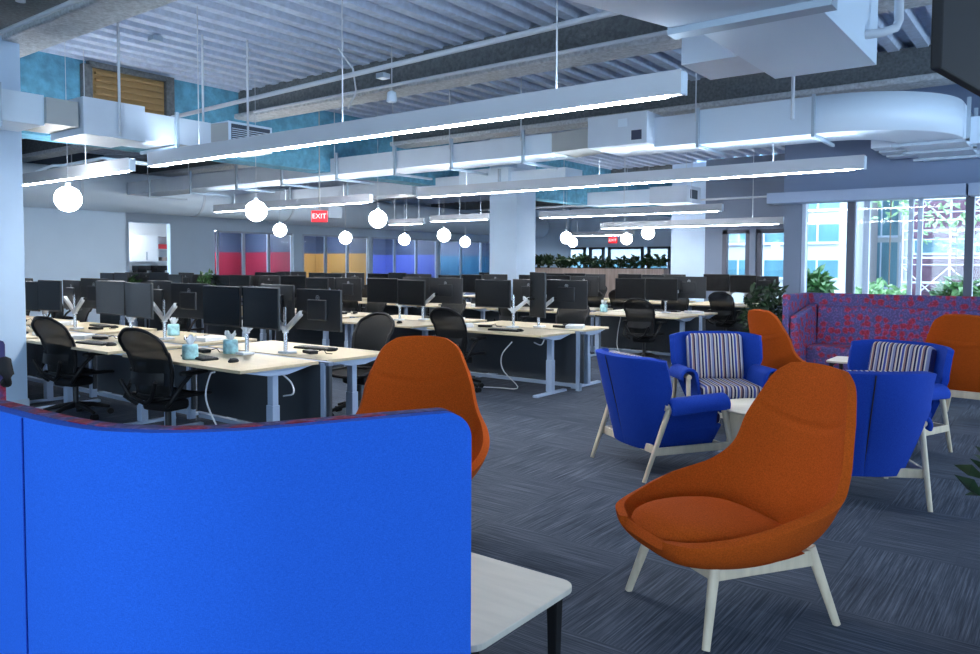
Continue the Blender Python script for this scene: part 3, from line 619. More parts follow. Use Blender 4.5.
# far coffee table (in the floral booth)
def coffee(label, x0, x1, y0, y1, z, group=None):
    t = thing('coffee_table', label, 'coffee table', ((x0 + x1) / 2, (y0 + y1) / 2, 0), 0, group)
    hx, hy = (x1 - x0) / 2, (y1 - y0) / 2
    MB().prism(rrect(-hx, hx, -hy, hy, .06), z - .022, z).build('table_top', M['ash_top'], t, .003)
    for sx in (-1, 1):
        for sy in (-1, 1):
            X, Y = sx * (hx - .06), sy * (hy - .06)
            MB().hexa([(X - .014, Y - .014, 0), (X + .014, Y - .014, 0), (X + .014, Y + .014, 0), (X - .014, Y + .014, 0), (X - .022, Y - .022, z - .023), (X + .022, Y - .022, z - .023), (X + .022, Y + .022, z - .023), (X - .022, Y + .022, z - .023)]).build('leg', M['black'], t, .003)
    for sx in (-1, 1):
        for sy in (-1, 1):
            X, Y = sx * (hx - .06), sy * (hy - .06)
            g = MB(); a = [(0, 0), (-.07, 0), (-.045, -.012), (-.025, -.03), (-.014, -.07), (0, -.07)]
            g.add([(X - sx * 0 + sx * px_, Y + w_, z - .024 + pz_) for w_ in (-.012, .012) for px_, pz_ in a], [tuple(range(6)), tuple(range(11, 5, -1))] + [(i_, (i_ + 1) % 6, 6 + (i_ + 1) % 6, 6 + i_) for i_ in range(6)])
            g.build('leg_gusset', M['black'], t)
    MB().box((0, 0, z - .035), (2 * hx - .16, .03, .022)).box((-hx + .06, 0, z - .035), (.03, 2 * hy - .14, .022)).box((hx - .06, 0, z - .035), (.03, 2 * hy - .14, .022)).build('under_frame', M['black'], t)
coffee('pale coffee table with black legs at the right end of the blue screen', -2.45, -1.375, 1.74, 2.34, .42)
coffee('pale coffee table in front of the floral booth', -2.35, -1.2, 9.7, 10.3, .42)

# near booth screen
def booth_path(pts, n_=60): return [spl([(x, y, 0) for x, y in pts], i / n_) for i in range(n_ + 1)]
t = thing('booth_screen', 'tall curved royal blue felt booth screen filling the lower left foreground', 'booth screen', (0, 0, 0))
P = booth_path([(-2.9, .84), (-2.6, .845), (-2.3, .848), (-2.12, .852), (-1.98, .862), (-1.86, .885), (-1.77, .925), (-1.68, .985), (-1.57, 1.11), (-1.47, 1.30), (-1.375, 1.49), (-1.30, 1.635)], 90)
def screen_part(name, off0, off1, z0, ztop, m, nz=14, rad=.075, par=None, top_only=False):
    L_ = [0]
    for i in range(1, len(P)): L_.append(L_[-1] + (P[i] - P[i - 1]).length)
    tot = L_[-1]; vs = []; fs = []
    rows = []
    for i, p in enumerate(P):
        tn = (P[min(i + 1, len(P) - 1)] - P[max(i - 1, 0)]).normalized(); nn_ = Vector((-tn.y, tn.x, 0))
        dd = tot - L_[i]; zt_ = ztop
        if dd < rad: zt_ = ztop - rad + math.sqrt(max(0, rad * rad - (rad - dd) ** 2))
        rows.append((p, nn_, zt_))
    def q(i, off, z): p, nn_, _ = rows[i]; return (p.x + nn_.x * off, p.y + nn_.y * off, z)
    n0 = len(rows)
    b = MB()
    for off in (off0, off1):
        b.add([q(i, off, lerp(z0 if not top_only else rows[i][2] - .012, rows[i][2], j / nz)) for j in range(nz + 1) for i in range(n0)],
              [(j * n0 + i, j * n0 + i + 1, (j + 1) * n0 + i + 1, (j + 1) * n0 + i) for j in range(nz) for i in range(n0 - 1)], True)
    b.add([q(i, o_, rows[i][2]) for o_ in (off0, off1) for i in range(n0)], [(i, i + 1, n0 + i + 1, n0 + i) for i in range(n0 - 1)], True)
    b.add([q(n0 - 1, o_, lerp(z0, rows[-1][2], j / nz)) for j in range(nz + 1) for o_ in (off0, off1)], [(2 * j, 2 * j + 1, 2 * j + 3, 2 * j + 2) for j in range(nz)])
    b.add([q(i, o_, z0) for o_ in (off0, off1) for i in range(n0)], [(i, i + 1, n0 + i + 1, n0 + i) for i in range(n0 - 1)])
    return b.build(name, M[m], par or t)
# finer sampling near the rounded end
Pe = []
for i in range(30): Pe.append(P[-1].lerp(P[-8], 1 - i / 29.0) if False else None)
P2 = P[:-6]; a_, b_ = P[-7], P[-1]
P = P2 + [a_.lerp(b_, 1 - (1 - s_ / 24) ** 1.8) for s_ in range(1, 25)]
screen_part('outer_felt', 0, .035, .08, 1.15, 'blue_felt')
screen_part('inner_upholstery', .037, .075, .10, 1.152, 'pattern')
tn = (P[21] - P[20]).normalized()
MB().tube([(-2.155, .848, .09), (-2.155, .848, 1.148)], .0025, 6).build('seam', M['blue_wool'], t)
MB().tube([(-2.2, .9, 0), (-2.2, .9, .1)], .02, 10).build('foot', M['black'], t)
MB().tube([(-1.36, 1.60, 0), (-1.36, 1.60, .1)], .02, 10).build('foot', M['black'], t)
MB().prism([(-2.9, .95), (-2.0, .97), (-1.8, 1.06), (-2.25, 1.6), (-2.9, 1.6)], .1, .44).build('bench_seat', M['pattern'], t, .03, 3)
# far floral booth
t = thing('booth_sofa', 'floral red and blue upholstered booth sofa below the windows', 'booth sofa', (-3.2, 11.85, 0))
MB().bb(0, 4.6, .0, .09, .08, 1.15).build('back_panel', M['pattern'], t, .02)
MB().bb(0, .09, -1.0, 0, .08, 1.15).build('side_panel', M['pattern'], t, .02)
MB().hexa([(.10, -.98, .15), (.26, -.98, .15), (.26, -.02, .15), (.10, -.02, .15), (.10, -.98, .86), (.18, -.98, .84), (.22, -.02, 1.0), (.10, -.02, 1.0)]).build('side_cushion', M['pattern'], t, .03, 3)
MB().hexa([(.24, -.20, .40), (4.5, -.20, .40), (4.5, -.01, .40), (.24, -.01, .40), (.24, -.12, .97), (4.5, -.12, .97), (4.5, -.01, .98), (.24, -.01, .98)]).build('back_cushion', M['pattern'], t, .03, 3)
MB().bb(.24, 4.5, -.72, -.18, .12, .44).build('seat', M['pattern'], t, .03, 3)
for x in (.1, 2.3, 4.5):
    for y in (-.65, -.02): MB().tube([(x, y, 0), (x, y, .13)], .02, 10).build('foot', M['black'], t)

# black bag at left edge, hung on the end of the next booth screen
t = thing('booth_screen', 'floral booth screen end just cut by the left edge of the view', 'booth screen', (-3.62, 1.15, 0))
MB().box((0, 0, .62), (.07, .42, 1.2)).build('panel', M['pattern'], t, .02); MB().box((0, 0, .01), (.04, .3, .02)).build('foot', M['black'], t)
t = thing('bag', 'black bag with a hanging strap at the left edge of the view', 'bag', (-3.60, 1.335, 1.08))
t.scale = (.75, .75, .75)
MB().tube([(-.10, -.03, .0), (-.04, -.01, .07), (.01, .015, .05), (.04, .03, -.01), (.02, .03, -.05), (-.04, .0, -.04), (-.1, -.02, -.06)], [.04, .055, .05, .03, .03, .05, .04], 12).build('body', M['bag'], t)
MB().tube([(-.02, -.01, -.04), (.0, .0, -.1), (.0, .0, -.14), (-.04, 0, -.1)], .009, 8).build('strap', M['bag'], t)
# ------------------------------------------------------------------ desks, monitors, arms, task chairs
def make_desk(label, loc, rz, group):
    t = thing('standing_desk', label, 'desk', loc, rz, group)
    MB().box((0, 0, .722), (1.74, .76, .026)).build('desktop', M['desk'], t, .003)
    for s in (-1, 1):
        x = s * .76
        l = MB().box((x, 0, .50), (.07, .055, .38)).build('leg', M['steel_lt'], t, .004)
        MB().box((x, 0, .22), (.085, .07, .38)).build('leg_sleeve', M['steel_lt'], l, .004)
        MB().hexa([(x - .035, -.33, .0), (x + .035, -.33, .0), (x + .035, .33, .0), (x - .035, .33, .0), (x - .03, -.33, .028), (x + .03, -.33, .028), (x + .03, .33, .028), (x - .03, .33, .028)]).build('foot_bar', M['steel_lt'], t, .006)
        x2 = s * .80
        MB().hexa([(x2 - .05, -.08, .655), (x2 + .05, -.08, .655), (x2 + .05, .08, .655), (x2 - .05, .08, .655), (x2 - .05, -.34, .708), (x2 + .05, -.34, .708), (x2 + .05, .34, .708), (x2 - .05, .34, .708)]).build('bracket', M['steel_lt'], t, .004)
    MB().box((0, .05, .69), (1.5, .05, .035)).build('crossbar', M['steel_dk'], t)
    MB().box((-.55, -.34, .698), (.12, .05, .02)).build('height_control', M['black'], t)
    return t
def make_monitor(label, loc, rz, group):
    t = thing('monitor', label, 'monitor', loc, rz, group)
    MB().box((0, .012, 0), (.56, .024, .36)).build('casing', M['dark'], t, .006)
    MB().box((0, .032, 0), (.24, .025, .18)).build('back_housing', M['dark'], t, .01)
    MB().box((0, -.0015, .003), (.546, .004, .338)).build('screen', M['black_gl'], t)
    lg = MB()
    n_ = 20; vs = [(r_ * cos(2 * pi * i / n_), .0262, .105 + r_ * sin(2 * pi * i / n_)) for r_ in (.019, .023) for i in range(n_)]
    lg.add(vs, [(i, (i + 1) % n_, n_ + (i + 1) % n_, n_ + i) for i in range(n_)])
    lg.box((0, .0262, .105), (.026, .001, .004)).box((0, .0262, .113), (.018, .001, .003)).box((0, .0262, .097), (.018, .001, .003)).build('logo', M['logo'], t)
    return t
def make_arm(label, loc, rz, group):
    t = thing('monitor_mount', label, 'monitor mount', loc, rz, group)
    MB().tube([(0, 0, .01), (0, 0, .42)], .018, 14).build('pole', M['chrome'], t)
    MB().box((0, -.02, .012), (.12, .12, .02)).build('clamp', M['white_pl'], t, .004)
    for s in (-1, 1):
        a = MB().hexa([(s * .02, -.02, .20), (s * .02, .02, .20), (s * .23, .03, .35), (s * .23, -.015, .35), (s * .02, -.02, .25), (s * .02, .02, .25), (s * .23, .03, .40), (s * .23, -.015, .40)])
        o = a.build('arm', M['white_pl'], t, .008)
        b = o.data; bm = bmesh.new(); bm.from_mesh(b); bmesh.ops.recalc_face_normals(bm, faces=bm.faces); bm.to_mesh(b); bm.free()
        MB().tube([(s * .23, 0, .38), (s * .275, -.055, .38)], .014, 10).build('tilt_head', M['black'], o)
    MB().tube([(0, 0, .19), (0, 0, .25)], .028, 14).build('collar', M['white_pl'], t)
    return t
def make_task(label, loc, rz, group):
    t = thing('task_chair', label, 'office chair', loc, rz, group)
    bp = [(.17, .50), (.21, .60), (.235, .72), (.25, .84), (.25, .93), (.20, .99)]
    def hw(v): return .185 + .055 * sin(min(1, v * 1.15) * pi / 2) - .05 * max(0, v - .85) / .15 * max(0, v - .85) / .15
    def bk(u, v):
        s_ = 2 * u - 1; z = .46 + .56 * v; w_ = hw(v) * (1 - .22 * max(0, (v - .8) / .2) ** 3)
        y = .20 + .12 * v - .05 * sin(v * pi) - .06 * abs(s_) ** 2 * (1 - .4 * v) + .03 * v * v
        return (s_ * w_, y, z - .03 * abs(s_) ** 3 * (v > .7))
    MB().grid(bk, 14, 14).build('backrest', M['mesh'], t)
    loop = [bk(i / 14, 0) for i in range(15)] + [bk(1, i / 14) for i in range(1, 15)] + [bk(1 - i / 14, 1) for i in range(1, 15)] + [bk(0, 1 - i / 14) for i in range(1, 15)]
    MB().tube(loop, .015, 8).build('back_frame', M['black'], t)
    MB().grid(lambda u, v: (lerp(-.19, .19, u), .262 - .05 * (2 * u - 1) ** 2 - .01 * v, lerp(.56, .66, v)), 8, 3).build('lumbar_pad', M['black'], t)
    MB().tube([(-.2, .30, .60), (-.12, .27, .46), (0, .22, .40), (.12, .27, .46), (.2, .30, .60)], .018, 8).build('back_spine', M['black'], t)
    def st(u, v):
        s_ = 2 * u - 1; y = lerp(-.26, .20, v); w_ = .245 - .03 * (2 * v - 1) ** 4
        return (s_ * w_, y, .44 + .018 * s_ * s_ - .05 * max(0, .25 - v) ** 1 * 1.2)
    MB().grid(st, 12, 10).build('seat', M['mesh'], t)
    loop = [st(i / 10, 0) for i in range(11)] + [st(1, i / 10) for i in range(1, 11)] + [st(1 - i / 10, 1) for i in range(1, 11)] + [st(0, 1 - i / 10) for i in range(1, 11)]
    MB().tube(loop, .017, 8).build('seat_frame', M['black'], t)
    MB().box((0, .02, .37), (.30, .24, .09)).build('tilt_mechanism', M['black'], t, .03)
    for s in (-1, 1):
        a = MB().tube([(s * .17, .16, .38), (s * .27, .20, .44), (s * .29, .12, .56), (s * .285, .02, .635)], [.02, .018, .018, .02], 8).build('armrest', M['black'], t)
        MB().prism([(x, y) for x, y in rrect(s * .285 - .045, s * .285 + .045, -.15, .12, .04)], .635, .665).build('arm_pad', M['black'], a, .008)
    MB().tube([(0, 0, .1), (0, 0, .34)], .026, 12).build('gas_column', M['dark'], t)
    base = MB()
    for i in range(5):
        a = R(90 + 72 * i + 12); base.tube([(0, 0, .13), (cos(a) * .16, sin(a) * .16, .115), (cos(a) * .31, sin(a) * .31, .075)], [.032, .024, .016], 8)
    base.build('star_base', M['black'], t)
    for i in range(5):
        a = R(90 + 72 * i + 12); c_, s_ = cos(a) * .315, sin(a) * .315
        MB().tube([(c_ - s_ * .09, s_ + c_ * .09, .03), (c_ + s_ * .09, s_ - c_ * .09, .03)], .03, 12).build('caster', M['black'], t)
    return t
def make_keyboard(label, loc, rz, group):
    t = thing('keyboard', label, 'keyboard', loc, rz, group)
    MB().box((0, 0, .008), (.44, .14, .016)).build('case', M['black'], t, .004)
    b = MB()
    for i in range(5):
        for j in range(15): b.box((-.203 + j * .029, -.052 + i * .026, .018), (.024, .021, .006))
    b.build('keys', M['dark'], t); return t
def make_mouse(label, loc, rz, group):
    t = thing('computer_mouse', label, 'mouse', loc, rz, group)
    MB().lathe([(.001, 0), (.03, 0), (.034, .01), (.027, .025), (.012, .034), (.001, .036)], n=16).build('body', M['black'], t); t.scale = (1, 1.6, 1)
    MB().box((0, -.018, .033), (.006, .012, .006)).build('wheel', M['dark'], t); return t
def make_tissue(label, loc, rz, group, z=.0):
    t = thing('tissue_box', label, 'tissue box', loc, rz, group)
    MB().lathe([(.001, 0), (.062, 0), (.066, .02), (.064, .11), (.058, .125), (.02, .125)], n=24).build('carton', M['teal_pl'], t)
    b = MB()
    for k_ in range(3):
        b.grid(lambda u, v, k_=k_: (cos(2.1 * k_ + u * 2.6) * (.018 + .028 * v * (1 + .3 * sin(u * 9))), sin(2.1 * k_ + u * 2.6) * (.018 + .028 * v * (1 + .3 * sin(u * 7))), .118 + v * (.07 + .02 * sin(u * 11 + k_))), 10, 4)
    b.build('tissue', M['tissue'], t); return t
def make_phone(label, loc, rz, group):
    t = thing('docking_station', label, 'docking station', loc, rz, group)
    MB().box((0, 0, .016), (.17, .08, .03)).build('case', M['black'], t, .006)
    MB().tube([(.06, .04, .02), (.11, .08, .04), (.12, .10, .005), (.18, .13, .005)], .004, 6).build('cable', M['black'], t); return t

protos = {}
def put(kind, maker, label, loc, rz, group):
    if kind not in protos: protos[kind] = maker(label, loc, rz, group); return protos[kind]
    return copy_tree(protos[kind], loc, rz, label, group)
bench_name = ['first bench', 'second bench', 'third bench', 'fourth bench']
ordn = ['place one from the aisle', 'place two from the aisle', 'place three from the aisle', 'place four from the aisle', 'place five from the aisle', 'place six from the aisle']
ordn_ = ['at the aisle end', 'second from the aisle end', 'third from the aisle end', 'fourth from the aisle end', 'fifth from the aisle end', 'sixth from the aisle end']
rows = [(4.29, -5.00, 6), (8.17, -4.85, 6), (12.03, -4.85, 6), (15.95, -4.85, 5)]
DW = 2.0
rr = random.Random(3)
skip_chair = {(0, 'n', 2), (0, 'n', 3), (0, 'n', 4), (0, 'n', 5), (1, 'n', 2), (1, 'n', 4), (0, 'f', 1), (0, 'f', 2), (2, 'n', 2), (1, 'n', 1), (1, 'f', 4), (1, 'f', 5), (2, 'f', 5), (3, 'n', 3)}
chair_override = {(0, 'n', 0): (-6.03, 3.50, face(-.2, .98)), (0, 'n', 1): (-7.93, 3.62, face(-.2, .98)), (0, 'f', 0): (-5.80, 5.45, face(.1, -1)),
                  (1, 'n', 0): (-6.02, 7.32, face(-.05, 1)), (2, 'n', 0): (-5.42, 11.2, face(-.05, 1)), (3, 'n', 0): (-5.5, 14.95, face(0, 1))}
for bi, (yc, xe, cnt) in enumerate(rows):
    # divider panels and posts
    for i in range(cnt):
        xc = xe - .87 - i * DW
        t = thing('desk_divider', 'charcoal centre panel of the %s, %s' % (bench_name[bi], ordn[i]), 'divider panel', (xc, yc, 0), 0, 'desk divider panels')
        MB().box((0, 0, .40), (1.93, .03, .60)).build('panel', M['divider'], t)
        MB().box((0, 0, .715), (1.95, .06, .03)).build('top_rail', M['steel_dk'], t)
        MB().box((0, .0, .06), (1.86, .05, .04)).build('bottom_rail', M['steel_lt'], t)
        MB().box((.90, 0, .36), (.05, .07, .72)).build('post', M['steel_lt'], t, .004)
    for side in 'nf':
        sg = -1 if side == 'n' else 1
        for i in range(cnt):
            if bi == 3 and i > 3: continue
            xc = xe - .87 - i * DW; y = yc + sg * .425; rz = 0 if side == 'n' else pi
            sn = 'near side' if side == 'n' else 'far side'
            where = '%s %s, %s' % (bench_name[bi], sn, ordn[i])
            if bi == 0 and side == 'n' and i >= 2 and xc < -9.6: yy = y
            put('desk', make_desk, 'pale wood standing desk, ' + where, (xc, y, 0), rz, 'standing desks in the bench rows')
            px_ = y - sg * .30
            ax = xc + (-.0 if side == 'n' else .22)
            put('arm', make_arm, 'white double monitor mount, ' + where, (ax, px_, .735), rz, 'monitor arms on the desks')
            for s in (-1, 1):
                vert = (bi == 1 and side == 'n' and i == 0 and s == 1)
                mx_ = ax + s * .285 + (.10 if side == 'f' else 0); my = px_ + sg * .07; tilt = rr.uniform(-5, 5); zz = rr.uniform(1.135, 1.18)
                lr = 'left' if (s == -1) == (side == 'n') else 'right'
                o = put('mon', make_monitor, 'black %smonitor, %s of pair, %s' % ('upright ' if vert else '', lr, where), (mx_, my, zz), rz + R(tilt - s * sg * -3), 'monitors on the desks')
                if vert: o.rotation_euler = (0, pi / 2, R(-25)); o.location = (mx_ + .12, my, 1.17)
            if (bi, side, i) not in skip_chair:
                if (bi, side, i) in chair_override: cx_, cy_, cr = chair_override[(bi, side, i)]
                else: cx_, cy_, cr = xc + rr.uniform(-.15, .15), y + sg * rr.uniform(.55, .75), rz + pi + rr.uniform(-.35, .35)
                put('chair', make_task, 'black mesh task chair, ' + where, (cx_, cy_, 0), cr, 'black mesh task chairs')
            if bi < 3 and rr.random() < .85:
                put('kb', make_keyboard, 'black keyboard, ' + where, (xc + rr.uniform(-.1, .2), y + sg * .12, .735), rz + rr.uniform(-.15, .15), 'black keyboards')
            if bi < 2: put('mouse', make_mouse, 'black mouse, ' + where, (xc + .38, y + sg * .1, .735), rr.uniform(-.3, .3), 'black computer mice')
            if bi < 2: put('dock', make_phone, 'black docking station, ' + where, (xc - sg * rr.uniform(-.5, -.3), y - sg * .15, .735), rr.uniform(-.3, .3), 'black docking stations')
            if rr.random() < .55 and bi < 3:
                o = MB().box((0, 0, .02), (.22, .28, .04), rz=rr.uniform(0, 1)).build('paper_stack', M['paper'], None, .004, loc=(xc + rr.choice((-.6, .62)), y + sg * -.05, .735)); tag(o, 'white paper stack, ' + where, 'paper', 'paper stacks on the desks')
# tissue boxes seen in front
t = make_tissue('teal tissue box with white tissue at the front of the first bench end', (-5.95, 3.66, .735), .3, None)
copy_tree(t, (-6.05, 4.12, .735), 1.2, 'teal tissue box farther back on the first bench, half behind an arm pole')
copy_tree(t, (-6.45, 11.75, .735), .6, 'teal tissue box on the third bench left of a task chair')
copy_tree(t, (-8.05, 4.75, .735), .6, 'tissue box on the far side of the first bench, behind the left chairs')
# cables under the desks
def cab(pts, label, m='cable', r=.007): tag(MB().tube([spl(pts, i / 24) for i in range(25)], r, 6).build('power_cable', M[m]), label, 'cable')
cab([(-5.32, 3.48, .70), (-5.42, 3.5, .66), (-5.52, 3.53, .45), (-5.42, 3.6, .18), (-5.3, 3.7, .01)], 'white cable hanging from the first bench desk corner')
cab([(-5.12, 3.95, .66), (-5.05, 4.0, .58), (-5.0, 3.98, .50), (-5.15, 4.0, .46)], 'short white cable loop beside the first bench leg')
cab([(-5.35, 7.5, .62), (-5.5, 7.5, .45), (-5.55, 7.6, .25), (-5.4, 7.7, .04), (-5.7, 7.7, .01), (-5.95, 7.6, .01)], 'white cable falling to the floor below the second bench')
cab([(-4.95, 7.6, .68), (-5.0, 7.6, .6), (-5.1, 7.6, .62)], 'small white cable loop under the second bench end')
cab([(-6.1, 11.7, .66), (-6.15, 11.7, .4), (-6.1, 11.6, .15), (-5.9, 11.5, .01)], 'white cable under the third bench end')

# ------------------------------------------------------------------ kitchenette content
t = thing('wall_cabinet', 'white wall cabinet with open shelves in the kitchenette', 'cabinet', (-25.18, 14.1, 0))
MB().bb(0, .38, -1.9, 0, 1.57, 2.46).build('body', M['white'], t)
for a, b_ in ((-1.88, -.96), (-.94, -.02)):
    dd = MB().bb(.38, .40, a, b_, 1.59, 2.44).build('door', M['white'], t, .003); MB().bb(.40, .43, b_ - .4, b_ - .37, 1.63, 1.9).build('handle', M['chrome'], dd)
b = MB()
for z in (1.57, 1.98, 2.43): b.bb(0, .38, .02, .72, z, z + .03)
b.bb(0, .38, 0, .025, 1.57, 2.46).bb(0, .38, .70, .73, 1.57, 2.46).build('shelf', M['white'], t)
tag(MB().bb(-25.1, -24.85, 14.14, 14.7, 2.015, 2.17).build('box', M['redbox']), 'red box on the open kitchenette shelf', 'box')
tag(MB().bb(-25.1, -24.85, 14.3, 14.7, 1.605, 1.73).build('box', M['planter']), 'grey brown box on the lower kitchenette shelf', 'box')
t = thing('counter', 'white kitchenette counter under the wall cabinet', 'counter', (-24.9, 13.4, 0))
MB().bb(-.28, .3, -1.6, 1.45, 0, .98).build('body', M['white'], t); MB().bb(-.28, .33, -1.6, 1.45, .98, 1.02).build('worktop', M['ash_top'], t)
for i, y in enumerate((13.55, 14.2)):
    t = thing('coffee_machine', 'black coffee brewer on the kitchenette counter, %s of the two' % ('left', 'right')[i], 'coffee machine', (-24.85, y, 1.02), 0, 'black coffee brewers')
    MB().bb(-.2, .2, -.2, .2, 0, .06).bb(-.2, -.02, -.2, .2, .06, .3).bb(-.2, .2, -.22, .22, .26, .42).build('body', M['black'], t, .01)
    MB().lathe([(.001, .07), (.07, .07), (.09, .13), (.06, .2), (.001, .21)], c=(.09, 0, 0), n=16).build('pot', M['black_gl'], t)

# ------------------------------------------------------------------ plants
def leafy(b, c, r, n_, ls, rg, squash=1.0, drop=0):
    for _ in range(n_):
        while True:
            p = Vector((rg.uniform(-1, 1), rg.uniform(-1, 1), rg.uniform(-1, 1)))
            if p.length <= 1: break
        p = Vector((p.x * r, p.y * r, p.z * r * squash - drop * (p.x * p.x + p.y * p.y) / r)) + Vector(c)
        d = Vector((rg.uniform(-1, 1), rg.uniform(-1, 1), rg.uniform(-.6, .9))).normalized(); s_ = d.cross(Vector((rg.uniform(-1, 1), rg.uniform(-1, 1), 1))).normalized()
        n2 = d.cross(s_) * ls * .12; L_ = ls * rg.uniform(.6, 1.2)
        b.add([p, p + d * L_ * .45 + s_ * L_ * .28 - n2, p + d * L_, p + d * L_ * .45 - s_ * L_ * .28 - n2, p + d * L_ * .5 + n2], [(0, 1, 4), (1, 2, 4), (2, 3, 4), (3, 0, 4)])
rg = random.Random(11)
def potted(label, loc, h, r, m, potm, n_=160, ls=.12, potr=.14, poth=.3, squash=1.0, drop=0):
    t = thing('potted_plant', label, 'plant', loc)
    MB().lathe([(potr * .75, 0), (potr, poth), (potr * .9, poth), (potr * .85, poth - .04), (.001, poth - .04)], n=20).build('pot', M[potm], t)
    b = MB(); leafy(b, (0, 0, h), r, n_, ls, rg, squash, drop); b.build('foliage', M[m], t)
    b = MB()
    for i in range(5): b.tube([(0, 0, poth - .05), (rg.uniform(-.3, .3) * r, rg.uniform(-.3, .3) * r, (poth + h) / 2), (rg.uniform(-.6, .6) * r, rg.uniform(-.6, .6) * r, h)], .006, 5)
    b.build('stem', M['stem'], t); return t
potted('green bushy plant on the desks left of the red room', (-12.35, 8.0, .735), .42, .22, 'leaf', 'white_pl', 150, .12, .09, .2)
potted('small green plant in front of the kitchenette doorway', (-15.5, 8.3, .735), .38, .18, 'leaf', 'white_pl', 90, .12, .08, .18)
potted('tall dark green plant beside the grey window pier and the floral booth', (-3.75, 11.9, 0), .82, .34, 'leaf_d', 'white_pl', 330, .15, .17, .32, 1.35)
potted('dark leafy plant cut by the right edge of the view', (-.03, 3.86, 0), .62, .27, 'leaf_d', 'planter', 130, .14, .15, .3, .7)
# far planter with shrubs
t = thing('planter_divider', 'long wooden planter divider behind the desks', 'planter', (-11.6, 21.9, 0))
MB().bb(-3.2, 1.7, -.2, .2, 0, 1.42).build('box', M['planter'], t); MB().bb(-3.16, 1.66, -.17, .17, 1.42, 1.44).build('soil', M['soil'], t)
for i in range(11):
    lb = ['leftmost', 'second', 'third', 'fourth', 'fifth', 'middle', 'seventh', 'eighth', 'ninth', 'tenth', 'rightmost'][i]
    x = -14.55 + i * .445
    t = thing('shrub', 'dark shrub in the long planter, %s from the left' % lb, 'shrub', (x, 21.9, 1.44), 0, 'shrubs in the long planter')
    b = MB(); hh = rg.uniform(.14, .22); leafy(b, (0, 0, hh), .2, 90, .2, rg, .75); b.build('foliage', M['leaf_d'], t)
    MB().tube([(0, 0, 0), (0, 0, hh)], .015, 5).build('stem', M['stem'], t)

# ------------------------------------------------------------------ outside
struct(MB().box((-10, 60, -.6), (160, 94, .2)).build('ground', M['street']))
def building(label, x0, x1, y0, y1, zt, bands, wm, gm, mull=1.4, rz=0):
    t = thing('building', label, 'building', ((x0 + x1) / 2, y0, -.5), rz)
    w_ = (x1 - x0) / 2; MB().bb(-w_, w_, 0, y1 - y0, 0, zt).build('wall', M[wm], t)
    for z0, z1 in bands:
        win = MB().bb(-w_ + .2, w_ - .2, -.06, .02, z0, z1).build('window', M[gm], t)
        b = MB(); x = -w_ + .2
        while x < w_: b.bb(x, x + .08, -.12, -.05, z0, z1); x += mull
        b.bb(-w_ + .2, w_ - .2, -.14, -.05, z0 - .12, z0).build('mullion', M['frame_lt'], win)
    return t
building('pale office building with bands of blue windows seen through the left panes', -26, -9.0, 40, 48, 18, [(1.45, 2.3), (3.2, 4.05), (4.8, 6.2), (7.2, 9.0), (10.6, 12.6)], 'bld', 'bglass', 1.3, R(0))
building('blue glass office building seen through the middle pane', -11.4, -8.1, 50, 58, 20, [(.8, 3.4), (3.8, 6.6), (7, 10), (10.4, 14)], 'bld', 'bglass', 1.0)
building('brown brick building behind scaffolding seen through the right panes', -6.8, 12, 44, 52, 18, [(2.7, 3.4), (5.6, 7.0), (8.6, 10)], 'brick', 'bglass', 2.6)
building('pale building far behind the distant windows', -48, -15, 60, 68, 22, [(1, 3), (4.4, 6.6), (8, 10)], 'bld', 'bglass', 1.6)
t = thing('scaffolding', 'light metal scaffolding in front of the brown brick building', 'scaffolding', (-6.8, 42.3, -.5))
for i in range(7):
    MB().tube([(i * 2, 0, 0), (i * 2, 0, 12)], .05, 6).build('upright', M['scaf'], t)
for z in (1.2, 2.4, 3.7, 5.2, 8, 10):
    MB().bb(0, 12, -.1, 1.0, z, z + .08).build('deck_board', M['bld'], t); MB().tube([(0, 0, z + .9), (12, 0, z + .9)], .035, 6).build('guard_rail', M['scaf'], t)
for i in range(6):
    for z in (0, 4, 8): MB().tube([(i * 2, 0, z), (i * 2 + 2, 0, z + 2)], .035, 5).tube([(i * 2, 0, z + 2), (i * 2 + 2, 0, z)], .035, 5).build('brace', M['scaf'], t)
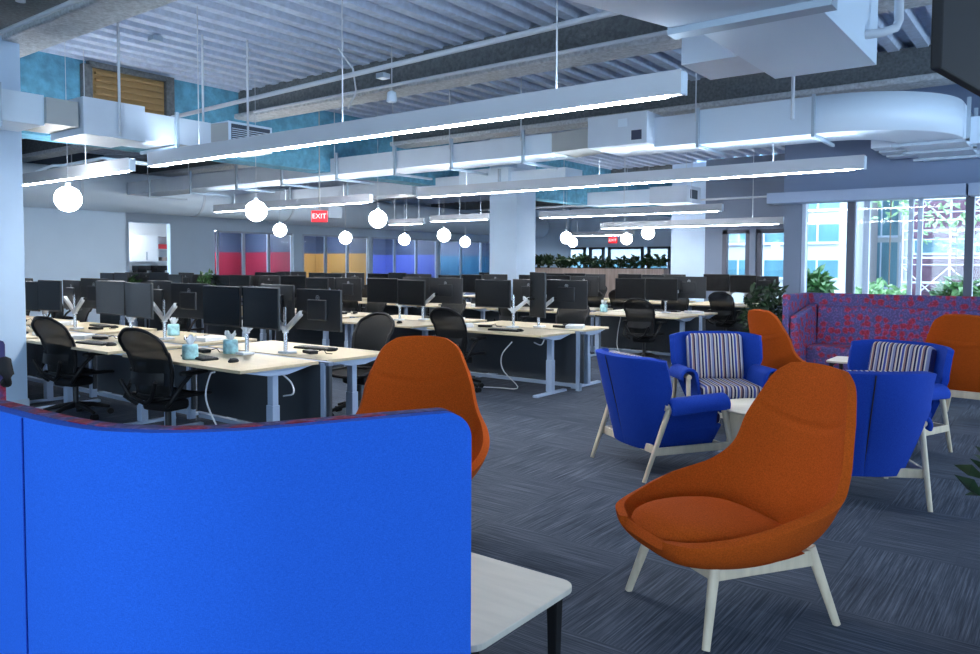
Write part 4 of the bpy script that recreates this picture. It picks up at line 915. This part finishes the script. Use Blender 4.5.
def tree(label, loc, h, r, m, n_):
    t = thing('tree', label, 'tree', loc); b = MB(); leafy(b, (0, 0, h), r, n_, .32, rg, .8); b.build('crown', M[m], t)
    MB().tube([(0, 0, 0), (0, 0, h)], .02, 6).build('trunk', M['stem'], t)
tree('small round green tree outside the leftmost window pane', (-5.2, 20, -.5), 1.55, .42, 'leaf', 260)
tree('pale green shrub outside below the round tree', (-5.6, 21.5, -.5), 1.1, .6, 'leaf_l', 160)
tree('low pale green bush outside the middle of the wide pane', (-4.1, 22, -.5), 1.15, .6, 'leaf_l', 200)
tree('young tree with thin pale leaves outside the wide pane', (-4.7, 27, -.5), 4.1, .8, 'leaf_l', 60)
tree('young tree with thin pale leaves outside the right pane', (-2.9, 27, -.5), 3.2, 1.0, 'leaf_l', 90)
tree('green bush outside the rightmost visible pane', (-2.3, 22, -.5), 1.35, .5, 'leaf', 200)

# ------------------------------------------------------------------ light
W = bpy.data.worlds.new('World'); scn.world = W; W.use_nodes = True
nt = W.node_tree; bg = nt.nodes['Background']
bg.inputs['Color'].default_value = (.60, .80, 1, 1); bg.inputs['Strength'].default_value = 7.0
def portal(name, loc, rot, sx, sy):
    l = bpy.data.lights.new(name, 'AREA'); l.shape = 'RECTANGLE'; l.size = sx; l.size_y = sy; l.cycles.is_portal = True
    o = bpy.data.objects.new(name, l); COL.objects.link(o); o.location = loc; o.rotation_euler = rot
portal('portal_front', (1.4, FY + .4, 1.65), (-pi / 2, 0, 0), 9.8, 1.8)
portal('portal_back', (1.2, -5.3, 1.8), (pi / 2, 0, 0), 10.4, 2.2)
portal('portal_side', (6.3, 8.7, 1.8), (pi / 2, 0, pi / 2), 8.4, 2.2)
portal('portal_far', (-17.7, 32.4, 1.4), (-pi / 2, 0, 0), 10, 1.8)
portal('portal_middle', (-6.7, 19.4, 1.4), (-pi / 2, 0, 0), 2, 1.9)
scn.cycles.max_bounces = 8; scn.cycles.diffuse_bounces = 4; scn.cycles.transparent_max_bounces = 16
scn.cycles.use_denoising = True; scn.cycles.sample_clamp_indirect = 6
vs_ = scn.view_settings; vs_.view_transform = 'Standard'; vs_.look = 'None'; vs_.exposure = 0.62; vs_.gamma = 1; vs_.use_curve_mapping = False
